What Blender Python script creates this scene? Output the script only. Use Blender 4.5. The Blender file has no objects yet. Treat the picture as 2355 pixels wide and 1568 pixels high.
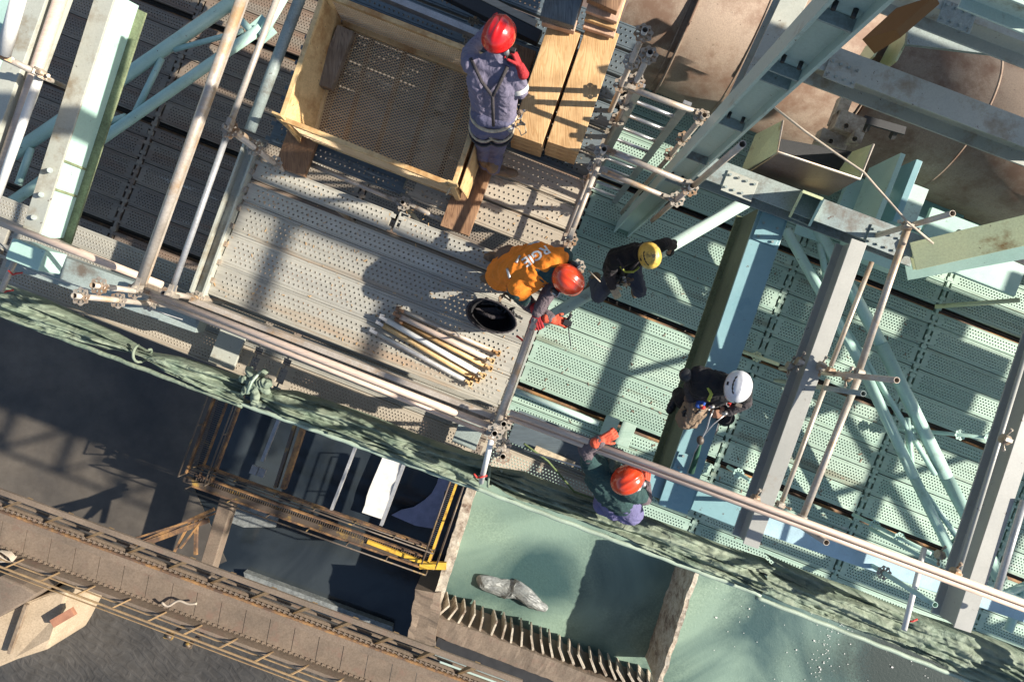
import bpy, bmesh, math, random
from mathutils import Vector, Matrix, noise as mnoise
R = math.radians
random.seed(7)
scene = bpy.context.scene
col = scene.collection

# ---------------------------------------------------------------- camera (a drone looking straight down)
H = 6.6
cam_d = bpy.data.cameras.new('camera'); cam = bpy.data.objects.new('camera', cam_d); col.objects.link(cam)
cam.location = (0, 0, H); cam.rotation_euler = (0, 0, 0)
cam_d.sensor_width = 36; cam_d.lens = 24; cam_d.clip_start = 0.05; cam_d.clip_end = 2000
scene.camera = cam
# ---------------------------------------------------------------- sky and sun
SUN_EL, SUN_AZ = 33.0, -2.0          # degrees; azimuth measured from +X towards +Y
w = bpy.data.worlds.new('World'); scene.world = w; w.use_nodes = True
nt = w.node_tree; bg = nt.nodes['Background']
sky = nt.nodes.new('ShaderNodeTexSky'); sky.sky_type = 'NISHITA'; sky.sun_disc = False
sky.sun_elevation = R(SUN_EL); sky.sun_rotation = R(90 - SUN_AZ)
nt.links.new(sky.outputs[0], bg.inputs[0]); bg.inputs[1].default_value = 0.078
sl = bpy.data.lights.new('sun', 'SUN'); sl.energy = 5.0; sl.angle = R(0.6); sl.color = (1.0, 0.93, 0.82)
so = bpy.data.objects.new('sun', sl); col.objects.link(so)
sdir = Vector((math.cos(R(SUN_EL)) * math.cos(R(SUN_AZ)), math.cos(R(SUN_EL)) * math.sin(R(SUN_AZ)), math.sin(R(SUN_EL))))
so.rotation_euler = sdir.to_track_quat('Z', 'Y').to_euler(); so.location = sdir * 30
scene.view_settings.view_transform = 'Standard'; scene.view_settings.look = 'None'
scene.view_settings.gamma = 1; scene.view_settings.exposure = 1.0
scene.cycles.max_bounces = 6

# ---------------------------------------------------------------- helpers
TH = R(21.3); CA, SA = math.cos(TH), math.sin(TH)
A = Vector((CA, -SA, 0)); B = Vector((SA, CA, 0)); Z = Vector((0, 0, 1))
def P(u, v, z=0.0):
    d = H - z
    return Vector(((u - 1177) * d / 1569.3, (784 - v) * d / 1569.3, z))
def ST(s, t, z=0.0): return Vector((s * CA + t * SA, -s * SA + t * CA, z))
def st(p): return (p.x * CA - p.y * SA, p.x * SA + p.y * CA)
ORG = {}
ORD = ['first', 'second', 'third', 'fourth', 'fifth', 'sixth', 'seventh', 'eighth', 'ninth', 'tenth', 'eleventh', 'twelfth', 'thirteenth', 'fourteenth', 'fifteenth', 'sixteenth',
       'seventeenth', 'eighteenth', 'nineteenth', 'twentieth', 'twenty-first', 'twenty-second', 'twenty-third', 'twenty-fourth', 'twenty-fifth', 'twenty-sixth', 'twenty-seventh', 'twenty-eighth', 'twenty-ninth', 'thirtieth', 'thirty-first']

class MB:
    def __init__(s): s.v = []; s.f = []; s.sm = set()
    def add(s, vs, fs, smooth=False):
        n = len(s.v); s.v += [Vector(x) for x in vs]
        for f in fs:
            if smooth: s.sm.add(len(s.f))
            s.f.append(tuple(i + n for i in f))
        return s
    def box(s, c, d, ax=A, ay=B, az=Z):
        c = Vector(c); vs = []
        for k in (-.5, .5):
            for (i, j) in ((-.5, -.5), (.5, -.5), (.5, .5), (-.5, .5)):
                vs.append(c + ax * (i * d[0]) + ay * (j * d[1]) + az * (k * d[2]))
        return s.add(vs, [(3, 2, 1, 0), (4, 5, 6, 7), (0, 1, 5, 4), (1, 2, 6, 5), (2, 3, 7, 6), (3, 0, 4, 7)])
    def prism(s, prof, p0, p1, up=Z, caps=True, twist=0):
        p0 = Vector(p0); p1 = Vector(p1); ax = (p1 - p0).normalized()
        x = up.cross(ax)
        if x.length < 1e-4: x = B.copy()
        x.normalize(); y = ax.cross(x).normalized()
        n = len(prof); vs = [p0 + x * a + y * b for a, b in prof] + [p1 + x * a + y * b for a, b in prof]
        fs = [(i, (i + 1) % n, n + (i + 1) % n, n + i) for i in range(n)]
        if caps: fs += [tuple(range(n - 1, -1, -1)), tuple(range(n, 2 * n))]
        return s.add(vs, fs)
    def bar(s, p0, p1, wd, ht, up=Z):
        return s.prism([(-wd / 2, -ht / 2), (wd / 2, -ht / 2), (wd / 2, ht / 2), (-wd / 2, ht / 2)], p0, p1, up)
    def ibeam(s, p0, p1, ht, wd, tf=.018, tw=.012, up=Z):
        h, w2, t = ht / 2, wd / 2, tw / 2
        pr = [(-w2, -h), (w2, -h), (w2, -h + tf), (t, -h + tf), (t, h - tf), (w2, h - tf), (w2, h), (-w2, h), (-w2, h - tf), (-t, h - tf), (-t, -h + tf), (-w2, -h + tf)]
        return s.prism(pr, p0, p1, up)
    def cyl(s, p0, p1, r0, r1=None, n=14, cap=True, hollow=False):
        p0 = Vector(p0); p1 = Vector(p1); r1 = r0 if r1 is None else r1
        ax = (p1 - p0).normalized(); x = ax.orthogonal().normalized(); y = ax.cross(x)
        def ring(p, r): return [p + x * (r * math.cos(2 * math.pi * i / n)) + y * (r * math.sin(2 * math.pi * i / n)) for i in range(n)]
        if hollow:
            ri = r0 * .84; L = min(.5, (p1 - p0).length * .49)
            vs = ring(p0, r0) + ring(p1, r1) + ring(p1, ri) + ring(p0, ri) + ring(p1 - ax * L, ri) + ring(p0 + ax * L, ri)
            q = lambda a, b: [(a * n + i, a * n + (i + 1) % n, b * n + (i + 1) % n, b * n + i) for i in range(n)]
            s.add(vs, q(0, 1) , True); m = len(s.v) - 6 * n
            for f in q(1, 2) + q(2, 4) + q(3, 0) + q(5, 3): s.f.append(tuple(k + m for k in f))
            s.f.append(tuple(m + 4 * n + i for i in range(n))); s.f.append(tuple(m + 5 * n + i for i in range(n - 1, -1, -1)))
            return s
        s.add(ring(p0, r0) + ring(p1, r1), [(i, (i + 1) % n, n + (i + 1) % n, n + i) for i in range(n)], True)
        if cap:
            m = len(s.v) - 2 * n
            s.f.append(tuple(m + i for i in range(n - 1, -1, -1))); s.f.append(tuple(m + n + i for i in range(n)))
        return s
    def path(s, pts, r, n=8, rs=None):
        pts = [Vector(p) for p in pts]; m = len(s.v); prev = None
        for k, p in enumerate(pts):
            t = (pts[min(k + 1, len(pts) - 1)] - pts[max(k - 1, 0)]).normalized()
            x = t.orthogonal().normalized() if prev is None else (prev - t * prev.dot(t)).normalized()
            prev = x; y = t.cross(x); rr = rs[k] if rs else r
            for i in range(n): s.v.append(p + x * (rr * math.cos(2 * math.pi * i / n)) + y * (rr * math.sin(2 * math.pi * i / n)))
        for k in range(len(pts) - 1):
            for i in range(n):
                s.sm.add(len(s.f)); s.f.append((m + k * n + i, m + k * n + (i + 1) % n, m + (k + 1) * n + (i + 1) % n, m + (k + 1) * n + i))
        s.f.append(tuple(m + i for i in range(n - 1, -1, -1))); s.f.append(tuple(m + (len(pts) - 1) * n + i for i in range(n)))
        return s
    def ell(s, c, r, ax=None, n=16, m=10, v0=-90, v1=90):
        c = Vector(c); ax = ax or (Vector((1, 0, 0)), Vector((0, 1, 0)), Z); vs = []
        for j in range(m + 1):
            a = R(v0 + (v1 - v0) * j / m)
            for i in range(n):
                b = 2 * math.pi * i / n
                vs.append(c + ax[0] * (r[0] * math.cos(a) * math.cos(b)) + ax[1] * (r[1] * math.cos(a) * math.sin(b)) + ax[2] * (r[2] * math.sin(a)))
        return s.add(vs, [(j * n + i, j * n + (i + 1) % n, (j + 1) * n + (i + 1) % n, (j + 1) * n + i) for j in range(m) for i in range(n)], True)
    def rosette(s, c, r=.067, rot=0.0):
        c = Vector(c); n = 48; rad = [.024, .031, .054, r]; vs = []
        for h in (.005, -.005):
            for q, rr in enumerate(rad):
                for i in range(n):
                    a = 2 * math.pi * i / n + rot
                    k = 1 + (.1 * math.cos(8 * a) if q == 3 else 0)
                    vs.append(c + Vector((rr * k * math.cos(a), rr * k * math.sin(a), h)))
        fs = []
        for q in range(3):
            for i in range(n):
                if q == 1 and (i % 6) in (5, 0, 1, 2)[:3]: continue
                j = (i + 1) % n
                fs.append((q * n + i, (q + 1) * n + i, (q + 1) * n + j, q * n + j))
                o = 4 * n; fs.append((o + q * n + j, o + (q + 1) * n + j, o + (q + 1) * n + i, o + q * n + i))
        for i in range(n): j = (i + 1) % n; fs.append((3 * n + i, 7 * n + i, 7 * n + j, 3 * n + j))
        return s.add(vs, fs)
    def mesh(s, name, mat):
        me = bpy.data.meshes.new(name); me.from_pydata([tuple(x) for x in s.v], [], s.f)
        if s.sm:
            fl = [i in s.sm for i in range(len(s.f))]
            me.polygons.foreach_set('use_smooth', fl)
        me.materials.append(mat); me.update(); return me

def tag(o, label=None, cat=None, group=None, kind=None):
    if label: o['label'] = label
    if cat: o['category'] = cat
    if group: o['group'] = group
    if kind: o['kind'] = kind
    return o
def thing(name, loc, label, cat, group=None):
    o = bpy.data.objects.new(name, None); col.objects.link(o); o.location = loc; o.empty_display_size = .1
    ORG[o.name] = Vector(loc); return tag(o, label, cat, group)
def obj(name, mb, mat, parent=None, bevel=0.0, label=None):
    lo = Vector((min(v[i] for v in mb.v) for i in range(3))); hi = Vector((max(v[i] for v in mb.v) for i in range(3)))
    c = (lo + hi) / 2; mb.v = [v - c for v in mb.v]
    o = bpy.data.objects.new(name, mb.mesh(name, mat)); col.objects.link(o)
    ORG[o.name] = c
    if parent: o.parent = parent; o.location = c - ORG[parent.name]
    else: o.location = c
    if bevel:
        m = o.modifiers.new('bevel', 'BEVEL'); m.width = bevel; m.segments = 2; m.limit_method = 'ANGLE'; m.angle_limit = R(40)
    if label: o['label'] = label
    return o
def one(name, mb, mat, label, cat, group=None, bevel=0.0, kind=None): return tag(obj(name, mb, mat, None, bevel), label, cat, group, kind)

# ---------------------------------------------------------------- materials
def pm(name, c1, c2=None, rough=.55, metal=0.0, sc=4.0, rust=0.0, rustc=(.16, .06, .02), stretch=None, bump=.15, spec=.5, fine=60, dirt=0.25, trans=0, coat=0, rsc=2.2, tint=0, chips=0):
    m = bpy.data.materials.new(name); m.use_nodes = True; N = m.node_tree.nodes; L = m.node_tree.links
    b = N['Principled BSDF']; c2 = c2 or tuple(x * .72 for x in c1)
    tc = N.new('ShaderNodeTexCoord'); mp = N.new('ShaderNodeMapping'); L.new(tc.outputs['Object'], mp.inputs[0]); oi = N.new('ShaderNodeObjectInfo')
    of = N.new('ShaderNodeVectorMath'); of.operation = 'SCALE'; of.inputs[0].default_value = (37, 91, 53); L.new(oi.outputs['Random'], of.inputs['Scale']); L.new(of.outputs[0], mp.inputs['Location'])
    if stretch == 'a': mp.inputs['Rotation'].default_value = (0, 0, TH); mp.inputs['Scale'].default_value = (.12, 1, 1)
    if stretch == 'b': mp.inputs['Rotation'].default_value = (0, 0, TH); mp.inputs['Scale'].default_value = (1, .12, 1)
    if stretch == 'x': mp.inputs['Scale'].default_value = (.1, 1, 1)
    def noi(scale, det=6, rg=.6):
        n = N.new('ShaderNodeTexNoise'); n.inputs['Scale'].default_value = scale; n.inputs['Detail'].default_value = det; n.inputs['Roughness'].default_value = rg
        L.new(mp.outputs[0], n.inputs['Vector']); return n
    def ramp(src, a, bb, e0=(0, 0, 0, 1), e1=(1, 1, 1, 1)):
        r = N.new('ShaderNodeValToRGB'); r.color_ramp.elements[0].position = a; r.color_ramp.elements[1].position = bb
        r.color_ramp.elements[0].color = e0; r.color_ramp.elements[1].color = e1; L.new(src, r.inputs[0]); return r
    n1 = noi(sc); r1 = ramp(n1.outputs[0], .32, .68, (*c2, 1), (*c1, 1))
    n2 = noi(fine, 4, .7)
    mx = N.new('ShaderNodeMixRGB'); mx.blend_type = 'MULTIPLY'; mx.inputs[0].default_value = dirt * 2
    r2 = ramp(n2.outputs[0], .3, .62, (.45, .42, .38, 1), (1, 1, 1, 1)); L.new(r1.outputs[0], mx.inputs[1]); L.new(r2.outputs[0], mx.inputs[2])
    out = mx.outputs[0]
    if tint:
        mr = N.new('ShaderNodeMapRange'); L.new(oi.outputs['Random'], mr.inputs[0]); mr.inputs[3].default_value = 1 - tint; mr.inputs[4].default_value = 1 + tint * .5
        vt = N.new('ShaderNodeVectorMath'); vt.operation = 'SCALE'; L.new(out, vt.inputs[0]); L.new(mr.outputs[0], vt.inputs['Scale']); out = vt.outputs[0]
        n6 = noi(2.2, 8, .75); r6 = ramp(n6.outputs[0], .56, .7); m6 = N.new('ShaderNodeMixRGB'); m6.blend_type = 'MULTIPLY'; L.new(r6.outputs[0], m6.inputs[0]); L.new(out, m6.inputs[1]); m6.inputs[2].default_value = (.66, .62, .55, 1); out = m6.outputs[0]
        n7 = noi(5.5, 6, .7); r7 = ramp(n7.outputs[0], .64, .72); m7 = N.new('ShaderNodeMixRGB'); L.new(r7.outputs[0], m7.inputs[0]); L.new(out, m7.inputs[1]); m7.inputs[2].default_value = (.5, .49, .44, 1); out = m7.outputs[0]
    if chips:
        n8 = noi(16, 5, .75); r8 = ramp(n8.outputs[0], .655, .68); m8 = N.new('ShaderNodeMixRGB'); L.new(r8.outputs[0], m8.inputs[0]); L.new(out, m8.inputs[1]); m8.inputs[2].default_value = (.09, .06, .045, 1); out = m8.outputs[0]
    if rust > 0:
        n3 = noi(rsc, 8, .72); r3 = ramp(n3.outputs[0], 1 - rust - .5 + .12, 1 - rust - .5 + .26)
        m3 = N.new('ShaderNodeMixRGB'); L.new(r3.outputs[0], m3.inputs[0]); L.new(out, m3.inputs[1]); m3.inputs[2].default_value = (*rustc, 1); out = m3.outputs[0]
    L.new(out, b.inputs['Base Color'])
    rr = N.new('ShaderNodeMapRange'); L.new(n1.outputs[0], rr.inputs[0]); rr.inputs[3].default_value = max(0.02, rough - .12); rr.inputs[4].default_value = min(1, rough + .12); L.new(rr.outputs[0], b.inputs['Roughness'])
    b.inputs['Metallic'].default_value = metal; b.inputs['Specular IOR Level'].default_value = spec
    if coat: b.inputs['Coat Weight'].default_value = coat
    if trans: b.inputs['Transmission Weight'].default_value = trans
    if bump:
        bp = N.new('ShaderNodeBump'); bp.inputs['Strength'].default_value = bump; bp.inputs['Distance'].default_value = .01
        L.new(n2.outputs[0], bp.inputs['Height']); L.new(bp.outputs[0], b.inputs['Normal'])
    return m
M = {}
M['deck'] = pm('weathered steel plank', (.5, .475, .4), (.36, .35, .31), .6, .15, 3, rust=.03, rustc=(.4, .29, .2), stretch='x', dirt=.2, tint=.14)
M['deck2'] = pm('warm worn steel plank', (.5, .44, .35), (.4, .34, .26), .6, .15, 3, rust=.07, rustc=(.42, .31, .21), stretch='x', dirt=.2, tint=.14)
M['deckg'] = pm('green tinted steel plank', (.42, .535, .435), (.28, .41, .335), .6, .1, 3, rust=.03, rustc=(.2, .2, .14), stretch='x', dirt=.14, tint=.14)
M['deckb'] = pm('grey brown steel plank', (.32, .265, .2), (.2, .17, .14), .65, .1, 3, rust=.12, rustc=(.2, .13, .09), stretch='x', dirt=.25, tint=.14)
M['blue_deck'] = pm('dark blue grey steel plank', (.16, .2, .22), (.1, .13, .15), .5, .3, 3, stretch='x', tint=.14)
M['galv'] = pm('warm scaffold tube', (.56, .5, .43), (.42, .36, .3), .45, .3, 5, rust=.1, rustc=(.4, .26, .14), dirt=.2)
M['galvg'] = pm('grey galvanised tube', (.5, .5, .5), (.36, .36, .36), .4, .4, 8, dirt=.2)
M['pink'] = pm('pinkish worn rail', (.7, .55, .44), (.55, .42, .34), .55, .1, 3, stretch='a', dirt=.2)
M['rosette'] = pm('cast steel fitting', (.52, .46, .38), (.34, .3, .25), .5, .4, 20, rust=.12, rustc=(.28, .16, .08))
M['green'] = pm('pale green painted steel', (.46, .64, .56), (.37, .55, .48), .35, 0, 2.5, rust=.02, rustc=(.2, .3, .2), dirt=.1, bump=.04, chips=1)
M['green_pale'] = pm('pale olive painted steel', (.66, .68, .38), (.55, .6, .36), .45, 0, 2, rust=.03, rustc=(.25, .15, .05), dirt=.18, bump=.06, chips=1)
M['steel'] = pm('blue grey painted steel', (.32, .37, .34), (.22, .27, .27), .45, 0, 1.6, rust=.09, rustc=(.12, .1, .08), dirt=.25, bump=.1, chips=1)
M['steel_l'] = pm('light grey painted steel', (.46, .46, .39), (.34, .36, .32), .45, 0, 1.6, rust=.1, rustc=(.24, .2, .14), dirt=.12, bump=.05, chips=1)
M['steel_w'] = pm('warm pale painted steel', (.38, .375, .34), (.3, .3, .275), .4, 0, 1.2, rust=.02, rustc=(.25, .2, .15), dirt=.08, bump=.03, chips=1)
M['column'] = pm('light blue green painted steel', (.47, .57, .5), (.38, .5, .47), .42, 0, 2, rust=.03, rustc=(.15, .12, .07), dirt=.12, bump=.06, chips=1)
M['teal'] = pm('teal blue painted steel', (.24, .4, .42), (.19, .34, .37), .3, 0, 2, dirt=.06, bump=.12, fine=14, chips=1)
M['teal_shade'] = pm('shaded green beam side', (.16, .2, .13), (.1, .13, .09), .7, 0, 3, dirt=.3)  # web darker than the flange, side-face shade put into the colour
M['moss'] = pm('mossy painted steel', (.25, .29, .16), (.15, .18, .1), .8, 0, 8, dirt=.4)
M['rusty'] = pm('rusty steel', (.15, .085, .05), (.08, .05, .035), .8, 0, 6, rust=.16, rustc=(.3, .16, .06))
M['pipe'] = pm('dusty brown pipe', (.34, .255, .19), (.26, .195, .145), .75, 0, 1.2, rust=.16, rustc=(.17, .1, .065), dirt=.25, bump=.15, rsc=1.4, chips=1)
M['brownplate'] = pm('brown primed plate', (.2, .14, .115), (.14, .1, .085), .6, 0, 3, rust=.06)
M['yellow'] = pm('cream yellow painted steel', (.72, .5, .24), (.6, .4, .19), .5, 0, 4, rust=.14, rustc=(.36, .18, .06), dirt=.22, chips=1)
M['yellowb'] = pm('bright yellow paint', (.5, .31, .07), (.3, .19, .05), .5, 0, 4, rust=.3, rustc=(.08, .06, .045), dirt=.35)
M['mesh'] = pm('dusty expanded metal', (.8, .6, .36), (.66, .47, .27), .6, .1, 6, dirt=.05)
def wood(name, c1, c2, sc=1.0, knots=True):
    m = bpy.data.materials.new(name); m.use_nodes = True; N = m.node_tree.nodes; L = m.node_tree.links; b = N['Principled BSDF']
    tc = N.new('ShaderNodeTexCoord'); mp = N.new('ShaderNodeMapping'); L.new(tc.outputs['Object'], mp.inputs[0])
    mp.inputs['Rotation'].default_value = (0, 0, TH); mp.inputs['Scale'].default_value = (9 * sc, .9 * sc, 6 * sc)
    n = N.new('ShaderNodeTexNoise'); n.inputs['Scale'].default_value = 1.6; n.inputs['Detail'].default_value = 3; n.inputs['Distortion'].default_value = 1.2; L.new(mp.outputs[0], n.inputs['Vector'])
    mt = N.new('ShaderNodeMath'); mt.operation = 'MULTIPLY'; mt.inputs[1].default_value = 14; L.new(n.outputs[0], mt.inputs[0])
    fr = N.new('ShaderNodeMath'); fr.operation = 'PINGPONG'; fr.inputs[1].default_value = 1; L.new(mt.outputs[0], fr.inputs[0])
    r = N.new('ShaderNodeValToRGB'); r.color_ramp.elements[0].color = (*c2, 1); r.color_ramp.elements[1].color = (*c1, 1); r.color_ramp.elements[0].position = -0.0; r.color_ramp.elements[1].position = .55; L.new(fr.outputs[0], r.inputs[0])
    out = r.outputs[0]
    n4 = N.new('ShaderNodeTexNoise'); n4.inputs['Scale'].default_value = 5; n4.inputs['Detail'].default_value = 5; L.new(tc.outputs['Object'], n4.inputs['Vector'])
    r4 = N.new('ShaderNodeValToRGB'); r4.color_ramp.elements[0].position = .35; r4.color_ramp.elements[0].color = (.62, .55, .48, 1); r4.color_ramp.elements[1].position = .6; L.new(n4.outputs[0], r4.inputs[0])
    mx = N.new('ShaderNodeMixRGB'); mx.blend_type = 'MULTIPLY'; mx.inputs[0].default_value = .75; L.new(out, mx.inputs[1]); L.new(r4.outputs[0], mx.inputs[2]); out = mx.outputs[0]
    if knots:
        v = N.new('ShaderNodeTexVoronoi'); v.inputs['Scale'].default_value = 1.0; mp2 = N.new('ShaderNodeMapping'); mp2.inputs['Rotation'].default_value = (0, 0, TH); mp2.inputs['Scale'].default_value = (5, 2.6, 4); L.new(tc.outputs['Object'], mp2.inputs[0]); L.new(mp2.outputs[0], v.inputs['Vector'])
        rk = N.new('ShaderNodeValToRGB'); rk.color_ramp.elements[0].position = .05; rk.color_ramp.elements[0].color = (.3, .14, .05, 1); rk.color_ramp.elements[1].position = .15; L.new(v.outputs['Distance'], rk.inputs[0])
        m2 = N.new('ShaderNodeMixRGB'); m2.blend_type = 'MULTIPLY'; m2.inputs[0].default_value = .7; L.new(out, m2.inputs[1]); L.new(rk.outputs[0], m2.inputs[2]); out = m2.outputs[0]
    L.new(out, b.inputs['Base Color']); b.inputs['Roughness'].default_value = .7
    bp = N.new('ShaderNodeBump'); bp.inputs['Strength'].default_value = .25; bp.inputs['Distance'].default_value = .004; L.new(fr.outputs[0], bp.inputs['Height']); L.new(bp.outputs[0], b.inputs['Normal'])
    return m
M['timber'] = wood('fresh sawn timber', (.62, .4, .19), (.52, .31, .13), .8)
M['board'] = wood('brown scaffold board', (.3, .17, .09), (.19, .1, .055), 1)
M['greywood'] = wood('grey weathered wood', (.26, .2, .14), (.15, .11, .08), 1, False)
M['darkwood'] = wood('dark slate weathered wood', (.13, .15, .16), (.07, .08, .09), 1, False)
M['endgrain'] = wood('pinkish end grain', (.6, .4, .28), (.45, .28, .19), 3, False)
def cloth(name, c, rough=.9, sc=9, b=.5, sheen=.2, c2=None):
    m = pm(name, c, c2 or tuple(x * .78 for x in c), rough, 0, sc, dirt=.1, bump=0)
    N = m.node_tree.nodes; L = m.node_tree.links; p = N['Principled BSDF']
    tc = N.new('ShaderNodeTexCoord'); n = N.new('ShaderNodeTexNoise'); n.inputs['Scale'].default_value = sc * 1.6; n.inputs['Detail'].default_value = 5; n.inputs['Distortion'].default_value = 1.4
    L.new(tc.outputs['Object'], n.inputs['Vector']); bp = N.new('ShaderNodeBump'); bp.inputs['Strength'].default_value = b; bp.inputs['Distance'].default_value = .03
    L.new(n.outputs[0], bp.inputs['Height']); L.new(bp.outputs[0], p.inputs['Normal']); return m
M['tarp'] = cloth('green debris cloth', (.24, .275, .2), .75, 5, .6, c2=(.13, .18, .13))
M['navy'] = cloth('navy violet coverall', (.13, .125, .2))
M['navy2'] = cloth('lilac grey coverall', (.19, .17, .24))
M['violet'] = cloth('blue violet overalls', (.14, .13, .26))
M['orange'] = cloth('orange vest cloth', (.85, .23, .012), .8, 6, .5)
M['dkgreen'] = cloth('dark green jacket', (.022, .06, .058))
M['black'] = cloth('black jacket', (.014, .013, .015))
M['charcoal'] = cloth('charcoal sleeve', (.05, .042, .045), .9, 12)
M['denim'] = cloth('grey blue work trousers', (.085, .095, .13))
M['knit'] = cloth('grey brown wool sleeve', (.13, .1, .11), .95, 14)
M['redglove'] = cloth('red glove', (.4, .02, .025), .8)
M['orglove'] = cloth('orange red glove', (.6, .09, .04), .8)
M['creamglove'] = cloth('cream glove', (.65, .55, .38), .8)
M['skin'] = pm('skin', (.5, .28, .18), (.42, .22, .14), .5, 0, 9, dirt=.04, bump=.03)
M['beige'] = cloth('beige canvas', (.27, .19, .125), .9, 14)
M['brown'] = cloth('brown canvas', (.16, .1, .07), .9)
M['boot'] = cloth('tan work boot', (.2, .13, .075), .7)
def gloss(name, c, rough=.25, c2=None, coat=.6, rust=.0): return pm(name, c, c2 or tuple(x * .8 for x in c), rough, 0, 7, dirt=.12, bump=.02, coat=coat, rust=rust, rustc=(.1, .07, .04), rsc=14)
M['hred'] = gloss('glossy red helmet shell', (.6, .012, .012))
M['horange'] = gloss('glossy orange red helmet shell', (.75, .06, .015))
M['hyellow'] = gloss('scuffed yellow helmet shell', (.78, .55, .12), .4, (.62, .4, .07), .2, .1)
M['hwhite'] = gloss('white helmet shell', (.8, .8, .82), .35)
M['rubber'] = pm('black plastic', (.02, .02, .022), rough=.45, dirt=.1)
M['silver'] = pm('silver plastic', (.55, .55, .55), rough=.3, metal=.6, dirt=.1)
M['olive'] = pm('olive strap', (.14, .19, .07), rough=.85)
M['ochre'] = pm('ochre dusty steel', (.36, .24, .12), (.24, .16, .09), rough=.7, dirt=.25)
M['strap'] = pm('yellow green webbing', (.55, .6, .1), rough=.8)
M['cream'] = pm('cream webbing', (.6, .5, .35), (.4, .32, .22), rough=.8, sc=20)
M['blue'] = pm('blue cloth', (.02, .09, .42), rough=.8)
M['redp'] = pm('red tape', (.6, .04, .03), rough=.6)
M['rope'] = pm('pale rope', (.5, .42, .33), rough=.9)
M['dkrope'] = pm('dark green sling', (.03, .12, .07), (.02, .07, .04), rough=.9, stretch='b')
M['alu'] = pm('aluminium', (.6, .6, .6), rough=.35, metal=.7, dirt=.15)
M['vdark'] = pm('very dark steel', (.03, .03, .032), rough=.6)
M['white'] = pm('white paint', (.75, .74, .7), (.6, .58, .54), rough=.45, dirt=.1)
M['tan'] = pm('sunlit tan concrete', (.46, .36, .25), (.36, .28, .19), .9, 0, 1.2, dirt=.3, bump=.4, fine=20)
M['conc'] = pm('stained pale concrete', (.6, .54, .44), (.38, .31, .23), .9, 0, 3.5, rust=.13, rustc=(.15, .1, .07), dirt=.35, bump=.5, fine=18)
M['silt'] = pm('murky brown silt', (.12, .1, .078), (.036, .033, .03), .6, 0, .25, dirt=.2, bump=.3, fine=2.5)
M['mud'] = pm('dark wet mud', (.075, .068, .06), (.035, .034, .033), .8, 0, .35, dirt=.35, bump=.8, fine=3)
M['girder'] = pm('brown painted girder', (.22, .165, .12), (.15, .115, .085), .75, 0, 1.2, rust=.08, rustc=(.17, .11, .08), dirt=.3, bump=.2, fine=22, chips=1)
M['rock'] = pm('wet grey rock', (.24, .25, .235), (.13, .14, .14), .45, 0, 3, dirt=.3, bump=.6, fine=12)
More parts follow.
